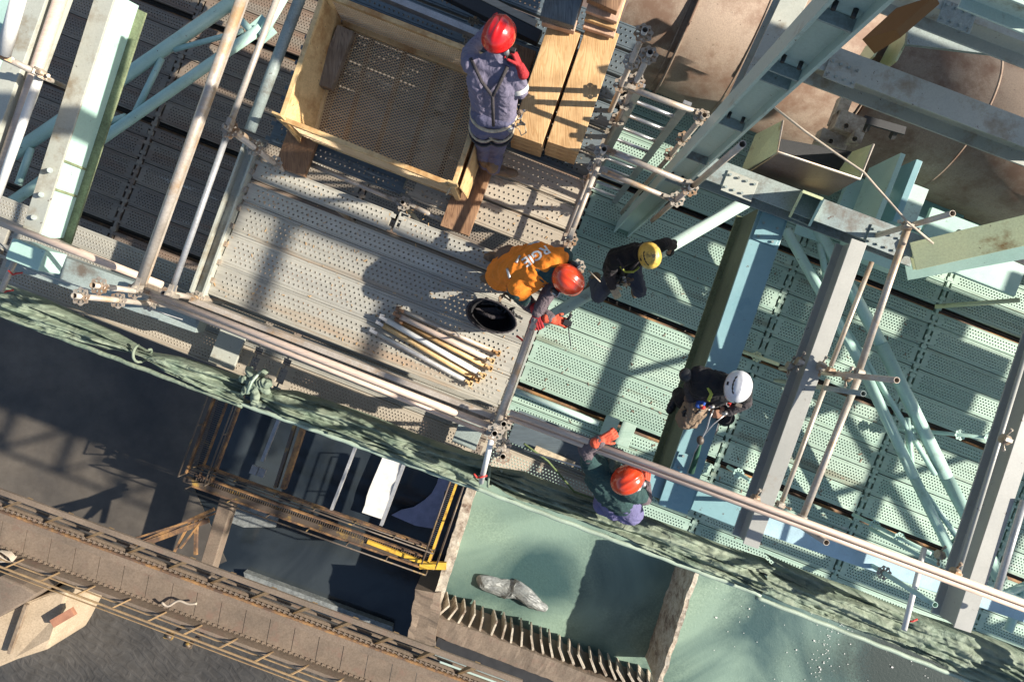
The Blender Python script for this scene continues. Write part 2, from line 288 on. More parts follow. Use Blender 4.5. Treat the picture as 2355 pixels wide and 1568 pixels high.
def water(name, c1, c2, rough, sc, swirl=2.0, wave=4, bs=.2, sp=0):
    m = bpy.data.materials.new(name); m.use_nodes = True; N = m.node_tree.nodes; L = m.node_tree.links; b = N['Principled BSDF']
    tc = N.new('ShaderNodeTexCoord'); n = N.new('ShaderNodeTexNoise'); n.inputs['Scale'].default_value = sc; n.inputs['Detail'].default_value = 6; n.inputs['Distortion'].default_value = swirl
    L.new(tc.outputs['Object'], n.inputs['Vector']); r = N.new('ShaderNodeValToRGB'); r.color_ramp.elements[0].position = .41; r.color_ramp.elements[1].position = .6
    r.color_ramp.elements[0].color = (*c2, 1); r.color_ramp.elements[1].color = (*c1, 1); L.new(n.outputs[0], r.inputs[0]); L.new(r.outputs[0], b.inputs['Base Color'])
    b.inputs['Roughness'].default_value = rough
    if sp:
        n3 = N.new('ShaderNodeTexNoise'); n3.inputs['Scale'].default_value = 14; n3.inputs['Detail'].default_value = 9; n3.inputs['Roughness'].default_value = .8; L.new(tc.outputs['Object'], n3.inputs['Vector'])
        n5 = N.new('ShaderNodeTexNoise'); n5.inputs['Scale'].default_value = .5; n5.inputs['Detail'].default_value = 3; L.new(tc.outputs['Object'], n5.inputs['Vector'])
        r3 = N.new('ShaderNodeValToRGB'); r3.color_ramp.elements[0].position = .42; r3.color_ramp.elements[1].position = .62; L.new(n5.outputs[0], r3.inputs[0])
        r5 = N.new('ShaderNodeValToRGB'); r5.color_ramp.elements[0].position = .42; r5.color_ramp.elements[1].position = .6; r5.color_ramp.elements[0].color = (.82, .82, .8, 1); r5.color_ramp.elements[1].color = (1.25, 1.2, 1.15, 1); L.new(n3.outputs[0], r5.inputs[0])
        m3 = N.new('ShaderNodeMixRGB'); m3.blend_type = 'MULTIPLY'; L.new(r3.outputs[0], m3.inputs[0]); L.new(r.outputs[0], m3.inputs[1]); L.new(r5.outputs[0], m3.inputs[2]); L.new(m3.outputs[0], b.inputs['Base Color'])
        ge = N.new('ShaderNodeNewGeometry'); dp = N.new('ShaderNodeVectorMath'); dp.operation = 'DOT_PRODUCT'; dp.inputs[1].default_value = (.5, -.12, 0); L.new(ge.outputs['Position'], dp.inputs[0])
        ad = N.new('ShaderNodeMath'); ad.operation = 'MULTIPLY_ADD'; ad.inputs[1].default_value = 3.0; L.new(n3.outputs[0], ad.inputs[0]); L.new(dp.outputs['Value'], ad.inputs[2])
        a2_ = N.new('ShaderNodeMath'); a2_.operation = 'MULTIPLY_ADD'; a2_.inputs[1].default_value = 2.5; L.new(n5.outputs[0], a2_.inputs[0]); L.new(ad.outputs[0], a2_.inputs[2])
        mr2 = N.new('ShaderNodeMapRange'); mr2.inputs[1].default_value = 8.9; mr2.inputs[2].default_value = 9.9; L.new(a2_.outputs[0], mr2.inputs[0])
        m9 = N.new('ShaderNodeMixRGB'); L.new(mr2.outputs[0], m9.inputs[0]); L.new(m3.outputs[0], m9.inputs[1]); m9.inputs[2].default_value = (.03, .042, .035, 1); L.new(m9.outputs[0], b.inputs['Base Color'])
    n2 = N.new('ShaderNodeTexNoise'); n2.inputs['Scale'].default_value = wave; n2.inputs['Detail'].default_value = 8; n2.inputs['Distortion'].default_value = 1; L.new(tc.outputs['Object'], n2.inputs['Vector'])
    bp = N.new('ShaderNodeBump'); bp.inputs['Strength'].default_value = bs; bp.inputs['Distance'].default_value = .08; L.new(n2.outputs[0], bp.inputs['Height']); L.new(bp.outputs[0], b.inputs['Normal'])
    return m
M['water_g'] = water('milky green water', (.2, .285, .225), (.035, .075, .075), .4, .17, 1.2, 9, .1, 1)
M['water_d'] = water('dark murky water', (.035, .043, .048), (.014, .019, .024), .12, .3, 1, .8)

def comb(mb, p0, p1, n, w0, w1, h):
    """one connected toothed strip"""
    p0 = Vector(p0); p1 = Vector(p1); ax = (p1 - p0).normalized(); sd = Z.cross(ax).normalized(); vs = []; L_ = (p1 - p0).length
    for i in range(n):
        for f, w_ in ((0, w0), (.35, w0), (.351, w1), (.999, w1)):
            c = p0 + ax * (L_ * (i + f) / n)
            for a_, b_ in ((-1, 0), (1, 0), (1, 1), (-1, 1)): vs.append(c + sd * (a_ * w_ / 2) + Z * (b_ * h * (1 if w_ == w0 else .45)))
    m = len(vs) // 4
    return mb.add(vs, [(i * 4 + k, i * 4 + (k + 1) % 4, i * 4 + 4 + (k + 1) % 4, i * 4 + 4 + k) for i in range(m - 1) for k in range(4)] + [(3, 2, 1, 0), ((m - 1) * 4, (m - 1) * 4 + 1, (m - 1) * 4 + 2, (m - 1) * 4 + 3)])

_m = M['mud']; _N = _m.node_tree.nodes; _L = _m.node_tree.links; _p = _N['Principled BSDF']
_t = _N.new('ShaderNodeTexCoord'); _mp = _N.new('ShaderNodeMapping'); _mp.inputs['Rotation'].default_value = (0, 0, .7); _L.new(_t.outputs['Object'], _mp.inputs[0])
_nn = _N.new('ShaderNodeTexNoise'); _nn.inputs['Scale'].default_value = .6; _L.new(_mp.outputs[0], _nn.inputs['Vector']); _mx = _N.new('ShaderNodeMixRGB'); _mx.inputs[0].default_value = .6; _L.new(_mp.outputs[0], _mx.inputs[1]); _L.new(_nn.outputs[1], _mx.inputs[2])
_b = _N.new('ShaderNodeTexBrick'); _b.inputs['Scale'].default_value = 2.2; _b.inputs['Mortar Size'].default_value = .06; _b.inputs['Mortar Smooth'].default_value = .6; _L.new(_mx.outputs[0], _b.inputs['Vector'])
_bp = _N.new('ShaderNodeBump'); _bp.inputs['Strength'].default_value = .22; _bp.inputs['Distance'].default_value = .06; _L.new(_b.outputs['Fac'], _bp.inputs['Height'])
for _l in list(_p.inputs['Normal'].links): _L.new(_l.from_socket, _bp.inputs['Normal'])
_L.new(_bp.outputs[0], _p.inputs['Normal'])
M['yb2'] = pm('sunlit yellow paint', (.75, .48, .06), (.6, .36, .05), rough=.45, dirt=.2, rust=.1)
# ---------------------------------------------------------------- the ground far below
ZG, ZW = -16.0, -15.0
def sheet(pts, z, th=.05, z2=None):
    n = len(pts); mb = MB(); zb = (z - th) if z2 is None else z2
    vs = [P(u, v, z) for u, v in pts]
    bot = [Vector((p.x, p.y, zb)) for p in vs]
    # keep the winding counter-clockwise seen from above
    ar = sum(vs[i].x * vs[(i + 1) % n].y - vs[(i + 1) % n].x * vs[i].y for i in range(n))
    if ar < 0: vs.reverse(); bot.reverse()
    return mb.add(vs + bot, [tuple(range(n)), tuple(range(2 * n - 1, n - 1, -1))] + [(i, n + i, n + (i + 1) % n, (i + 1) % n) for i in range(n)])
mb = MB(); G = 46
def gh(x, y): return .5 * mnoise.noise(Vector((x * .12, y * .12, 0))) + .12 * mnoise.noise(Vector((x * .7, y * .7, 3)))
xs = [-600, -200, -80] + [-50 + 100 * i / 90 for i in range(91)] + [80, 200, 600]
vs = [Vector((x, y, ZG - .3 + gh(x, y))) for y in xs for x in xs]; nn = len(xs)
mb.add(vs, [(j * nn + i, j * nn + i + 1, (j + 1) * nn + i + 1, (j + 1) * nn + i) for j in range(nn - 1) for i in range(nn - 1)], True)
one('ground', mb, M['mud'], None, None, kind='structure')
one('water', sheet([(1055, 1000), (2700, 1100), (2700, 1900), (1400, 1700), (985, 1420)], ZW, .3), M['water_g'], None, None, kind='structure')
one('mud_flat', sheet([(-300, 560), (500, 740), (520, 860), (440, 1110), (520, 1290), (430, 1330), (-300, 1100)], ZW + .06, .3), M['silt'], None, None, kind='structure')
one('water', sheet([(470, 740), (1090, 900), (1082, 1100), (960, 1485), (430, 1310)], ZW + .02, .3), M['water_d'], None, None, kind='structure')
def rough_bar(pts, wd, ht, n=40, amp=.05, seed=0):
    """a weathered wall: a grid-skinned box along a line with an uneven outline"""
    p0, p1 = Vector(pts[0]), Vector(pts[1]); ax = (p1 - p0).normalized(); sd = Vector((-ax.y, ax.x, 0)); mb = MB(); K = 8; vs = []
    prof = [(-.5, -1), (-.5, -.5), (-.5, 0), (-.2, .0), (.2, 0), (.5, 0), (.5, -.5), (.5, -1)]
    for i in range(n + 1):
        p = p0.lerp(p1, i / n)
        for k, (a, h) in enumerate(prof):
            q = p + sd * (a * wd) + Z * (h * ht)
            g = mnoise.noise_vector(q * 2.3 + Vector((seed, 0, 0))) * amp + mnoise.noise_vector(q * 7) * amp * .5
            vs.append(q + g)
    fs = [(i * K + k, i * K + k + 1, (i + 1) * K + k + 1, (i + 1) * K + k) for i in range(n) for k in range(K - 1)]
    fs += [tuple(range(K - 1, -1, -1)), tuple(n * K + k for k in range(K))]
    return mb.add(vs, fs)
ZT = -13.2
one('basin_wall', rough_bar((P(1096, 1085, ZT), P(1000, 1400, ZT)), .3, 2.2, 90, .035), M['conc'], 'pale crusted concrete wall between the dark tank and the green water', 'wall')
one('basin_wall', rough_bar((P(1612, 1290, ZT), P(1515, 1575, ZT)), .13, 2.2, 90, .05, 9), M['conc'], 'narrow crumbling wall standing in the green water under the net', 'wall')
one('wall_block', rough_bar((P(985, 1360, ZT + .1), P(965, 1480, ZT + .1)), .8, 2.2, 20, .08, 3), M['girder'], 'brown corroded block where the tank wall meets the ribbed grate', 'wall')
one('concrete_ledge', sheet([(560, 1315), (902, 1440), (900, 1462), (565, 1340)], ZW + .3, .5), M['rock'], 'pale wet ledge along the lower side of the dark pool', 'ledge')
mb = MB(); rf = random.Random(5)
for i in range(230):
    u = rf.uniform(1640, 2300); v = rf.uniform(1340, 1600)
    if rf.random() < .6: u = 1900 + rf.gauss(0, 18) - (v - 1480) * .25
    r_ = rf.uniform(.006, .02) * (1.8 if i % 9 == 0 else 1) ; c = P(u, v, ZW + .015); k = 6; mb.add([c + Vector((r_ * math.cos(j * 1.05) * rf.uniform(.5, 1.3), r_ * math.sin(j * 1.05) * rf.uniform(.5, 1.3), .012)) for j in range(k)], [tuple(range(k))])
one('foam_flecks', mb, M['white'], None, None, kind='stuff')
# rock in the green water
mb = MB(); c = P(1178, 1357, ZW); mb.ell(c, (1.2, .3, .17), (A.copy(), B, Z), 40, 20)
a2 = (P(1260, 1386, ZW) - P(1095, 1328, ZW)).normalized()
for i, v in enumerate(mb.v):
    d = v - c; v2 = c + d + mnoise.noise_vector(v * 1.6) * .22 + mnoise.noise_vector(v * 7) * .04
    v2.z = ZW + (v2.z - ZW) * 1.0 + .05; mb.v[i] = v2
mb.sm = set(); one('boulder', mb, M['rock'], 'smooth wet grey rock rising out of the green water', 'rock')
# ribbed grate at the foot of the green basin
t = thing('grate', P(1250, 1460, ZT), 'rusty ribbed intake grate along the lower edge of the green water', 'grate')
obj('grate_beam', rough_bar((P(985, 1432, ZT), P(1560, 1652, ZT)), .55, 1.5, 90, .03, 4), M['girder'], t)
for i in range(23):
    u = 1012 + i * 23.3; v = 1378 + (u - 1012) * .366
    p0 = P(u + random.uniform(-3, 3), v + random.uniform(-5, 5), ZW + .1); p1 = P(u + 2 + random.uniform(-3, 3), v + 30, ZT - .1)
    mb = MB(); mb.prism([(-.025, -.3), (.025, -.3), (.03, .12), (-.03, .12)], p0, p1); obj('fin', mb, M['conc'], t)
# sunlit concrete block bottom left
mb = sheet([(-60, 1440), (0, 1420), (62, 1385), (105, 1370), (148, 1362), (142, 1420), (118, 1470), (96, 1506), (40, 1518), (-60, 1560)], -14.2, .1, -16.6)
for i, v in enumerate(mb.v): mb.v[i] = v + mnoise.noise_vector(v * .9) * .25
one('concrete_block', mb, M['tan'], 'pale sunlit concrete footing at the mud, beside the faded red board', 'concrete block', bevel=.08)
mb = sheet([(-60, 1330), (0, 1325), (50, 1345), (85, 1366), (60, 1384), (0, 1418), (-60, 1440)], -13.6, .1, -16.6); one('concrete_block', mb, M['girder'], 'brown shaded top of the wall above the pale footing', 'wall', bevel=.06)
mb = MB(); mb.bar(P(62, 1388, -14.0), P(22, 1500, -14.05), .1, .12); one('form_batten', mb, M['greywood'], 'thin batten running down the pale footing', 'batten')
mb = MB(); mb.bar(P(122, 1432, -14.0), P(170, 1404, -14.0), .25, .14); one('painted_board', mb, pm('faded red board', (.42, .2, .12)), 'short faded reddish board lying on the pale footing', 'board')
# ---- brown walkway girder with rails
ZB = -11.0
t = thing('footbridge', P(330, 1340, ZB), 'long brown steel footbridge girder crossing above the mud', 'footbridge')
def lin(x, v0, k=.366): return v0 + k * x
mb = MB()
for i in range(26):
    u0 = -60 + i * 56; u1 = u0 + 54.5; tp = lambda u: lin(u, 1190) ; bt = lambda u: lin(u, 1258)
    pts = [(u0 , bt(u0)), (u1, bt(u1)), (u1 + 12, tp(u1 + 12)), (u0 + 12, tp(u0 + 12))]
    q = [P(a, b, ZB) for a, b in pts]; lo = [x - Z * .02 for x in q]
    mb.add(q + lo, [(0, 1, 2, 3), (7, 6, 5, 4), (0, 4, 5, 1), (1, 5, 6, 2), (2, 6, 7, 3), (3, 7, 4, 0)])
obj('deck_plate', mb, M['girder'], t)
mb = MB(); mb.bar(P(-80, lin(-80, 1178), ZB + .12), P(1500, lin(1500, 1178), ZB + .12), .2, .3); obj('top_flange', mb, M['girder'], t)
mb = MB(); mb.bar(P(-80, lin(-80, 1174), ZB + .3), P(1500, lin(1500, 1174), ZB + .3), .05, .08); obj('rail_strip', mb, M['rusty'], t)
mb = MB(); mb.bar(P(-80, lin(-80, 1266), ZB), P(1500, lin(1500, 1266), ZB), .08, .5); obj('lower_flange', mb, M['girder'], t)
for o in (1166, 1189, 1255):
    mb = MB(); z = ZB + (.28 if o < 1180 else .0); comb(mb, P(-60, lin(-60, o), z), P(1440, lin(1440, o), z), 120, .07, .025, .03); obj('rivet_row', mb, M['girder'], t)
for k, v0 in enumerate((1129, 1144, 1158)):
    mb = MB(); z = (ZB + .55, ZB - .25, ZB + .0)[k]
    mb.bar(P(-80, lin(-80, v0), z), P(1200, lin(1200, v0), z), (.13, .05, .07)[k], .07); obj('side_rail', mb, M['girder'], t)
for i in range(12):
    u = -10 + i * 95; mb = MB(); p = P(u + 60, lin(u + 60, 1132), ZB + .5); q = P(u, lin(u, 1176), ZB - .1)
    w_ = (q - p).normalized(); mb.add([p + A * .1, p - A * .04, q, q + A * .03, p + A * .1 - Z * .3, p - A * .04 - Z * .3, q - Z * .05, q + A * .03 - Z * .05], [(0, 1, 2, 3), (7, 6, 5, 4), (0, 4, 5, 1), (1, 5, 6, 2), (2, 6, 7, 3), (3, 7, 4, 0)])
    obj('bracket', mb, M['ochre'], t)
for k, v0 in enumerate((1302, 1285, 1312)):
    mb = MB(); mb.bar(P(-80, lin(-80, v0, .375), ZB + (.9, .5, .15)[k]), P(1200, lin(1200, v0, .375), ZB + (.9, .5, .15)[k]), (.04, .025, .02)[k], .03); obj('handrail', mb, M['ochre'], t)
for i in range(12):
    u = 20 + i * 82; mb = MB(); mb.bar(P(u + 34, lin(u + 34, 1266, .37), ZB + .1), P(u - 10, lin(u - 10, 1302, .375), ZB + .9), .035, .035); obj('post', mb, M['ochre'], t)
mb = MB(); pts = [P(8 + 30 * math.cos(k * .9) * (1 - k * .01), 1278 + 14 * math.sin(k * .9 + k * .03), ZB + .1 + .01 * k) for k in range(40)]
mb.path(pts, .02, 6); one('hose_coil', mb, M['rope'], 'tangled coil of pale hose lying on the footbridge edge', 'hose')
mb = MB(); pts = [P(372 + 80 * f, 1384 + 10 * math.sin(f * 9) * (1 - f) + 3 * f, ZB + .2) for f in [i / 24 for i in range(25)]]; mb.path(pts, .03, 6)
one('cable_loop', mb, M['rope'], 'loose reddish cable lying across the footbridge plates', 'cable')
for (u, v, u2, v2, lab) in ((425, 1435, 388, 1462, 'short yellow bracket hanging off the footbridge handrail'), (482, 1440, 432, 1482, 'longer yellow bracket sticking out past the footbridge handrail')):
    mb = MB(); mb.bar(P(u, v, ZB - .2), P(u2, v2, ZB - .2), .1, .06); mb.box(P(u2, v2, ZB - .15), (.22, .12, .12)); mb.cyl(P(u2 - 5, v2 - 4, ZB), P(u2 + 5, v2 + 5, ZB), .05)
    one('bracket_arm', mb, M['yellowb'], lab, 'bracket')
# mast between footbridge and tank
t = thing('lattice_brace', P(470, 1215, -13), 'dark lattice brace leaning between the footbridge and the tank', 'brace')
for a, b_, wd in (((290, 1262), (492, 1170), .09), ((330, 1250), (480, 1195), .14), ((400, 1270), (440, 1195), .05), ((450, 1275), (452, 1190), .08), ((300, 1240), (495, 1180), .05), ((415, 1260), (470, 1190), .04)):
    mb = MB(); mb.bar(P(*a, -12.2), P(*b_, -12.4), wd, .1); obj('lattice_bar', mb, M['rusty'], t)
mb = MB(); mb.bar(P(475, 1320, -13.4), P(530, 1140, -13.4), .4, .5); one('concrete_beam', mb, M['girder'], 'brown beam under the corner of the yellow tank frame', 'beam', bevel=.03)
mb = sheet([(532, 1150), (640, 1190), (632, 1212), (560, 1212), (528, 1200)], ZW + .12, .1); one('mud_bank', mb, M['rock'], 'pale sunlit patch of bank below the yellow tank frame', 'bank')
# ---- tank with yellow service walkways
ZK = -12.6
t = thing('tank_frame', P(720, 1100, ZK), 'rectangular tank frame with yellow railed gratings under the net', 'tank')
def walk(p, q, wd, nm='grating', nt=60, m=None):
    p = P(*p, ZK); q = P(*q, ZK); ax = (q - p).normalized(); sd = Vector((-ax.y, ax.x, 0)); L_ = (q - p).length
    mb = MB()
    for o in (-wd / 2, wd / 2): mb.bar(p + sd * o, q + sd * o, .05, .16)
    mb.bar(p, q, .04, .12); obj('walkway_frame', mb, M['rusty'], t)
    mb = MB()
    for i in range(nt): c = p.lerp(q, (i + .5) / nt); mb.bar(c - sd * wd * .42, c - sd * wd * .02, .022, .03)
    obj(nm, mb, m or M['yellowb'], t)
    for hh, o, r in ((1.0, wd / 2, .022), (.5, wd / 2, .018), (1.0, -wd / 2, .022)):
        mb = MB(); mb.cyl(p + sd * o + Z * hh * .5, q + sd * o + Z * hh * .5, r, n=6); obj('handrail', mb, M['yellowb'], t)
    k = max(2, int(L_ / 1.1))
    for i in range(k + 1):
        for o in (-wd / 2, wd / 2): c = p.lerp(q, i / k) + sd * o; mb = MB(); mb.cyl(c, c + Z * .5, .02, n=6); obj('post', mb, M['yellowb'], t)
walk((542, 870), (458, 1098), .75, nt=50)
walk((452, 1092), (992, 1284), .62, nt=110)
walk((1058, 1090), (990, 1288), .4, nt=46, m=M['white'])
for a, b_, wd, m in (((712, 940), (652, 1122), .14, 'rusty'), ((690, 940), (634, 1120), .08, 'yellowb'), ((834, 985), (762, 1172), .07, 'galvg'), ((950, 1010), (877, 1206), .09, 'galvg')):
    mb = MB(); mb.bar(P(*a, ZK - .1), P(*b_, ZK - .1), wd, .2); obj('cross_bar', mb, M[m], t)
mb = MB(); mb.bar(P(655, 930, ZK - .6), P(603, 1060, ZK - .6), .1, .1); mb.box(P(585, 1080, ZK - .6), (.2, .25, .1)); mb.box(P(602, 1086, ZK - .6), (.2, .25, .1)); obj('paddle_arm', mb, M['galvg'], t)
mb = MB(); mb.bar(P(965, 1298, ZK + .02), P(1026, 1300, ZK + .02), .2, .12); mb.bar(P(845, 1244, ZK + .06), P(1000, 1303, ZK + .06), .1, .1); obj('kick_plate', mb, M['yb2'], t)
mb = MB(); mb.bar(P(1052, 1105, ZK + .1), P(986, 1290, ZK + .1), .07, .1); obj('side_angle', mb, M['yb2'], t)
mb = MB(); mb.bar(P(425, 1100, ZK - .05), P(1000, 1303, ZK - .05), .14, .2); obj('edge_beam', mb, M['yellowb'], t)
one('sky_glare', sheet([(884, 1040), (928, 1050), (880, 1194), (832, 1178), (839, 1160), (843, 1140), (850, 1120), (862, 1092)], ZW + .3, .1), M['white'], 'white sheet standing in for bright sky mirrored in the dark tank water between two grey bars', 'glare')  # white sheet standing in for bright sky mirrored in the tank water
one('reflection_patch', sheet([(1008, 1068), (1024, 1072), (1038, 1084), (1030, 1100), (1034, 1116), (1022, 1130), (1018, 1150), (1008, 1180), (1000, 1215), (978, 1212), (955, 1208), (925, 1195), (900, 1184), (922, 1172), (950, 1166), (975, 1150), (992, 1134), (1004, 1112), (1010, 1090)], ZW + .2, .05), pm('pale violet reflection', (.28, .3, .46), rough=.5), 'pale violet patch standing in for a reflection at the side of the tank', 'reflection', kind=None)  # violet sheet standing in for a reflection on the tank water

# ---------------------------------------------------------------- decks
PK = {}
def plank_mesh(L_, W_, px, rows, r, mat):
    key = (round(L_, 2), round(W_, 3), px, rows, mat)
    if key in PK: return PK[key]
    mb = MB(); h = .055; cell_y = W_ * .72 / rows; zone = cell_y * rows; n = int((L_ - .12) / px); x0 = -n * px / 2; vs = []; K = 8
    def q(x0, x1, y0, y1, z=0.0): mb.add([(x0, y0, z), (x1, y0, z), (x1, y1, z), (x0, y1, z)], [(0, 1, 2, 3)])
    for j in range(rows):
        y = -zone / 2 + (j + .5) * cell_y; off = px * .25 if j % 2 else -px * .25; ylo, yhi = y - cell_y / 2, y + cell_y / 2
        q(-L_ / 2, x0 + off, ylo, yhi); q(x0 + n * px + off, L_ / 2, ylo, yhi)
        for i in range(n):
            cx = x0 + (i + .5) * px + off; sq = [(1, 0), (1, 1), (0, 1), (-1, 1), (-1, 0), (-1, -1), (0, -1), (1, -1)]
            outer = [Vector((cx + a * px / 2, y + b_ * cell_y / 2, 0)) for a, b_ in sq]
            up = [Vector((cx + 1.35 * r * math.cos(k * math.pi / 4), y + 1.35 * r * math.sin(k * math.pi / 4), 0)) for k in range(8)]
            inner = [Vector((cx + r * math.cos(k * math.pi / 4), y + r * math.sin(k * math.pi / 4), .0025)) for k in range(8)]
            dn = [v - Z * .018 for v in inner]
            mb.add(outer + up + inner + dn, [(k, (k + 1) % 8, 8 + (k + 1) % 8, 8 + k) for k in range(8)] + [(8 + k, 8 + (k + 1) % 8, 16 + (k + 1) % 8, 16 + k) for k in range(8)] + [(16 + k, 16 + (k + 1) % 8, 24 + (k + 1) % 8, 24 + k) for k in range(8)])
    e = W_ / 2; z1 = zone / 2
    for s_ in (-1, 1):
        prof = [(z1, 0), (z1 + (e - z1) * .3, 0), (z1 + (e - z1) * .38, -.006), (z1 + (e - z1) * .52, -.006), (z1 + (e - z1) * .6, 0), (e - .004, 0), (e, -.004), (e, -h), (e - .02, -h)]
        for (ya, za), (yb, zb) in zip(prof[:-1], prof[1:]):
            a_, b_ = (ya * s_, za), (yb * s_, zb)
            f = [(-L_ / 2, a_[0], a_[1]), (L_ / 2, a_[0], a_[1]), (L_ / 2, b_[0], b_[1]), (-L_ / 2, b_[0], b_[1])]
            if s_ < 0: f.reverse()
            mb.add(f, [(0, 1, 2, 3)])
        mb.add([(s_ * L_ / 2, -e, 0), (s_ * L_ / 2, e, 0), (s_ * L_ / 2, e, -h), (s_ * L_ / 2, -e, -h)], [(0, 1, 2, 3) if s_ < 0 else (3, 2, 1, 0)])
        for y in (-.3, .3): mb.box((s_ * (L_ / 2 + .012), y * W_ * 1.1, -.012), (.05, .04, .03), Vector((1, 0, 0)), Vector((0, 1, 0)))
        for x in (-.33, .33, 0): mb.box((x * L_, s_ * (e - .012), -.0005), (.045, .008, .004), Vector((1, 0, 0)), Vector((0, 1, 0)))
    PK[key] = mb.mesh('plank', M[mat]); return PK[key]
def plank(s0, s1, t0, W_, z, px, rows, r, mat, label, group):
    me = plank_mesh(s1 - s0 - .05, W_, px, rows, r, mat)
    o = bpy.data.objects.new('scaffold_plank', me); col.objects.link(o)
    p = ST((s0 + s1) / 2, t0 + W_ / 2, z); o.location = p; o.rotation_euler = (R(random.uniform(-.15, .15)), 0, -TH + R(random.uniform(-.12, .12)))
    ORG[o.name] = p
    return tag(o, label, 'plank', group)
GU = 'wide-holed planks of the upper deck'
UP = dict(px=.05, rows=5, r=.0098)
for k, (t0, W_) in enumerate(((-.646, .318), (-.324, .318), (-.002, .318), (.32, .19))):
    plank(-2.93, .13, t0, W_, 0, mat='deck', label=f'pale perforated steel plank, {ORD[k]} up from the toe board under the tubes and bag', group=GU, **(UP if W_ > .3 else dict(px=.05, rows=3, r=.0098)))
plank(-2.93, -1.5, .555, .19, .005, .05, 3, .0098, 'deck', 'narrow steel plank between the basket and the wide planks, nearer the coverall post', GU)
plank(-1.44, .13, .555, .19, .005, .05, 3, .0098, 'deck', 'narrow steel plank just above the orange vest, ending at the handrail', GU)
for k in range(9):
    t0 = .93 + k * .262
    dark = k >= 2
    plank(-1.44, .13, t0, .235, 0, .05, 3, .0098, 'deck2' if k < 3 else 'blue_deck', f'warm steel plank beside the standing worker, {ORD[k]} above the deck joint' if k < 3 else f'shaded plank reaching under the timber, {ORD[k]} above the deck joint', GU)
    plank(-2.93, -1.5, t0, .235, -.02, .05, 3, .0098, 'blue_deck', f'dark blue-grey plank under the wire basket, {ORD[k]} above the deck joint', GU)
# lower deck, many bays
GL = 'small-holed planks of the lower deck'
bays = [(-9.0, -7.86, 'far left'), (-7.86, -5.79, 'outermost left'), (-5.79, -2.72, 'next left'), (-2.72, .25, 'hidden'), (.25, 3.32, 'middle'), (3.32, 5.42, 'fourth'), (5.42, 7.49, 'right'), (7.49, 9.56, 'far right')]
bayn = ['at the very left edge', 'behind the leaning green post', 'behind the two long handrails', 'mostly hidden below the wire basket', 'around the yellow-helmeted worker', 'right of the wide blue beam', 'crossed by the green diagonal tubes', 'at the far right edge']
rown = 0
for bi, led in enumerate((-2.14, -.57, 1.0, 2.57, 4.14, 5.71)):
    for j in range(5):
        W_ = .311 if j < 4 else .185; t0 = led + .075 + j * .322
        if t0 < -2.0: continue
        rown += 1
        for k, (s0, s1, nm) in enumerate(bays):
            c = ST((s0 + s1) / 2, t0, -3); half = 1.3
            if not (-9.6 < c.x < 9.6 and -6.2 < c.y < 6.2): continue
            if k == 3 and 0 <= t0 < 3.0 and bi in (1, 2): pass
            mt = 'deckg' if k >= 4 else 'deckb'
            plank(s0 + .03, s1 - .03, t0, W_, -3,   .042, 6 if W_ > .3 else 3, .0098, mt, f'{"green" if k >= 4 else "brown-grey"} perforated plank in bay {bayn[k]}, {ORD[rown - 1]} row from the net', GL)
GW = 'walkway planks along the net'
for k, (s0, s1) in enumerate(((-8.6, -5.5), (-5.48, -2.55), (-2.5, -2.22), (-2.17, .05), (.1, 1.75))):
    for j in range(2):
        where = ('at the far end by the red tie', 'under the corner posts', 'by the knotted net, short and yellowish', 'beside the long toe board', 'under the worker in green')[k]
        plank(s0, s1, -1.42 + j * .325 , .318, -.8, .036, 7, .0085, 'deck2' if j == 0 else 'deck', f'dense-holed walkway plank {where}, {"next to the net" if j == 0 else "away from the net"}', GW)
plank(-8.6, .05, -.77, .22, -.85, .036, 5, .0085, 'deck', 'narrow dense-holed plank directly below the toe board', GW)
mb = MB(); mb.box(ST(.3, 1.9, -3.7), (18.6, 7.6, .03)); one('hole_shade_sheet', mb, M['vdark'], 'dark sheet added under the lower deck so its gaps and holes read as deep shade', 'sheet')  # added dark layer, blackens holes and gaps where only shade lies
# ledgers below the lower deck
def tubes(name, p0, p1, r, mat, label, cat, group=None, n=14, hollow=False, fit=None, fm='rosette'):
    t = thing(name, (Vector(p0) + Vector(p1)) / 2, label, cat, group)
    mb = MB(); mb.cyl(p0, p1, r, n=n, hollow=hollow); obj('tube', mb, M[mat], t)
    if fit:
        d = (Vector(p1) - Vector(p0)).normalized()
        for e, sg in ((Vector(p0), 1), (Vector(p1), -1)):
            if fit == 1 and sg < 0 or fit == 2 and sg > 0: continue
            mb = MB(); s2 = d.cross(Z).normalized()
            mb.bar(e - d * sg * .045, e + d * sg * .05, .034, .075); mb.bar(e - d * sg * .05 + Z * .03, e - d * sg * .01 + Z * .03, .05, .012); mb.bar(e - d * sg * .035 - Z * .05, e - d * sg * .035 + Z * .085, .012, .022, up=d)
            obj('wedge_head', mb, M[fm], t)
    return t
for k, led in enumerate((-.57, 1.0, 2.57, 4.14)):
    for o in (0, .07):
        tubes('ledger', ST(-9, led + o * .9 - .005, -3.1 - o), ST(9.6, led + o * .9 - .005, -3.1 - o), .024, 'rusty' if o == 0 else 'vdark', f'{"rusty" if o == 0 else "dark green"} ledger tube in the gap of the lower deck, {ORD[k]} from the net', 'tube', 'ledgers under the lower deck')
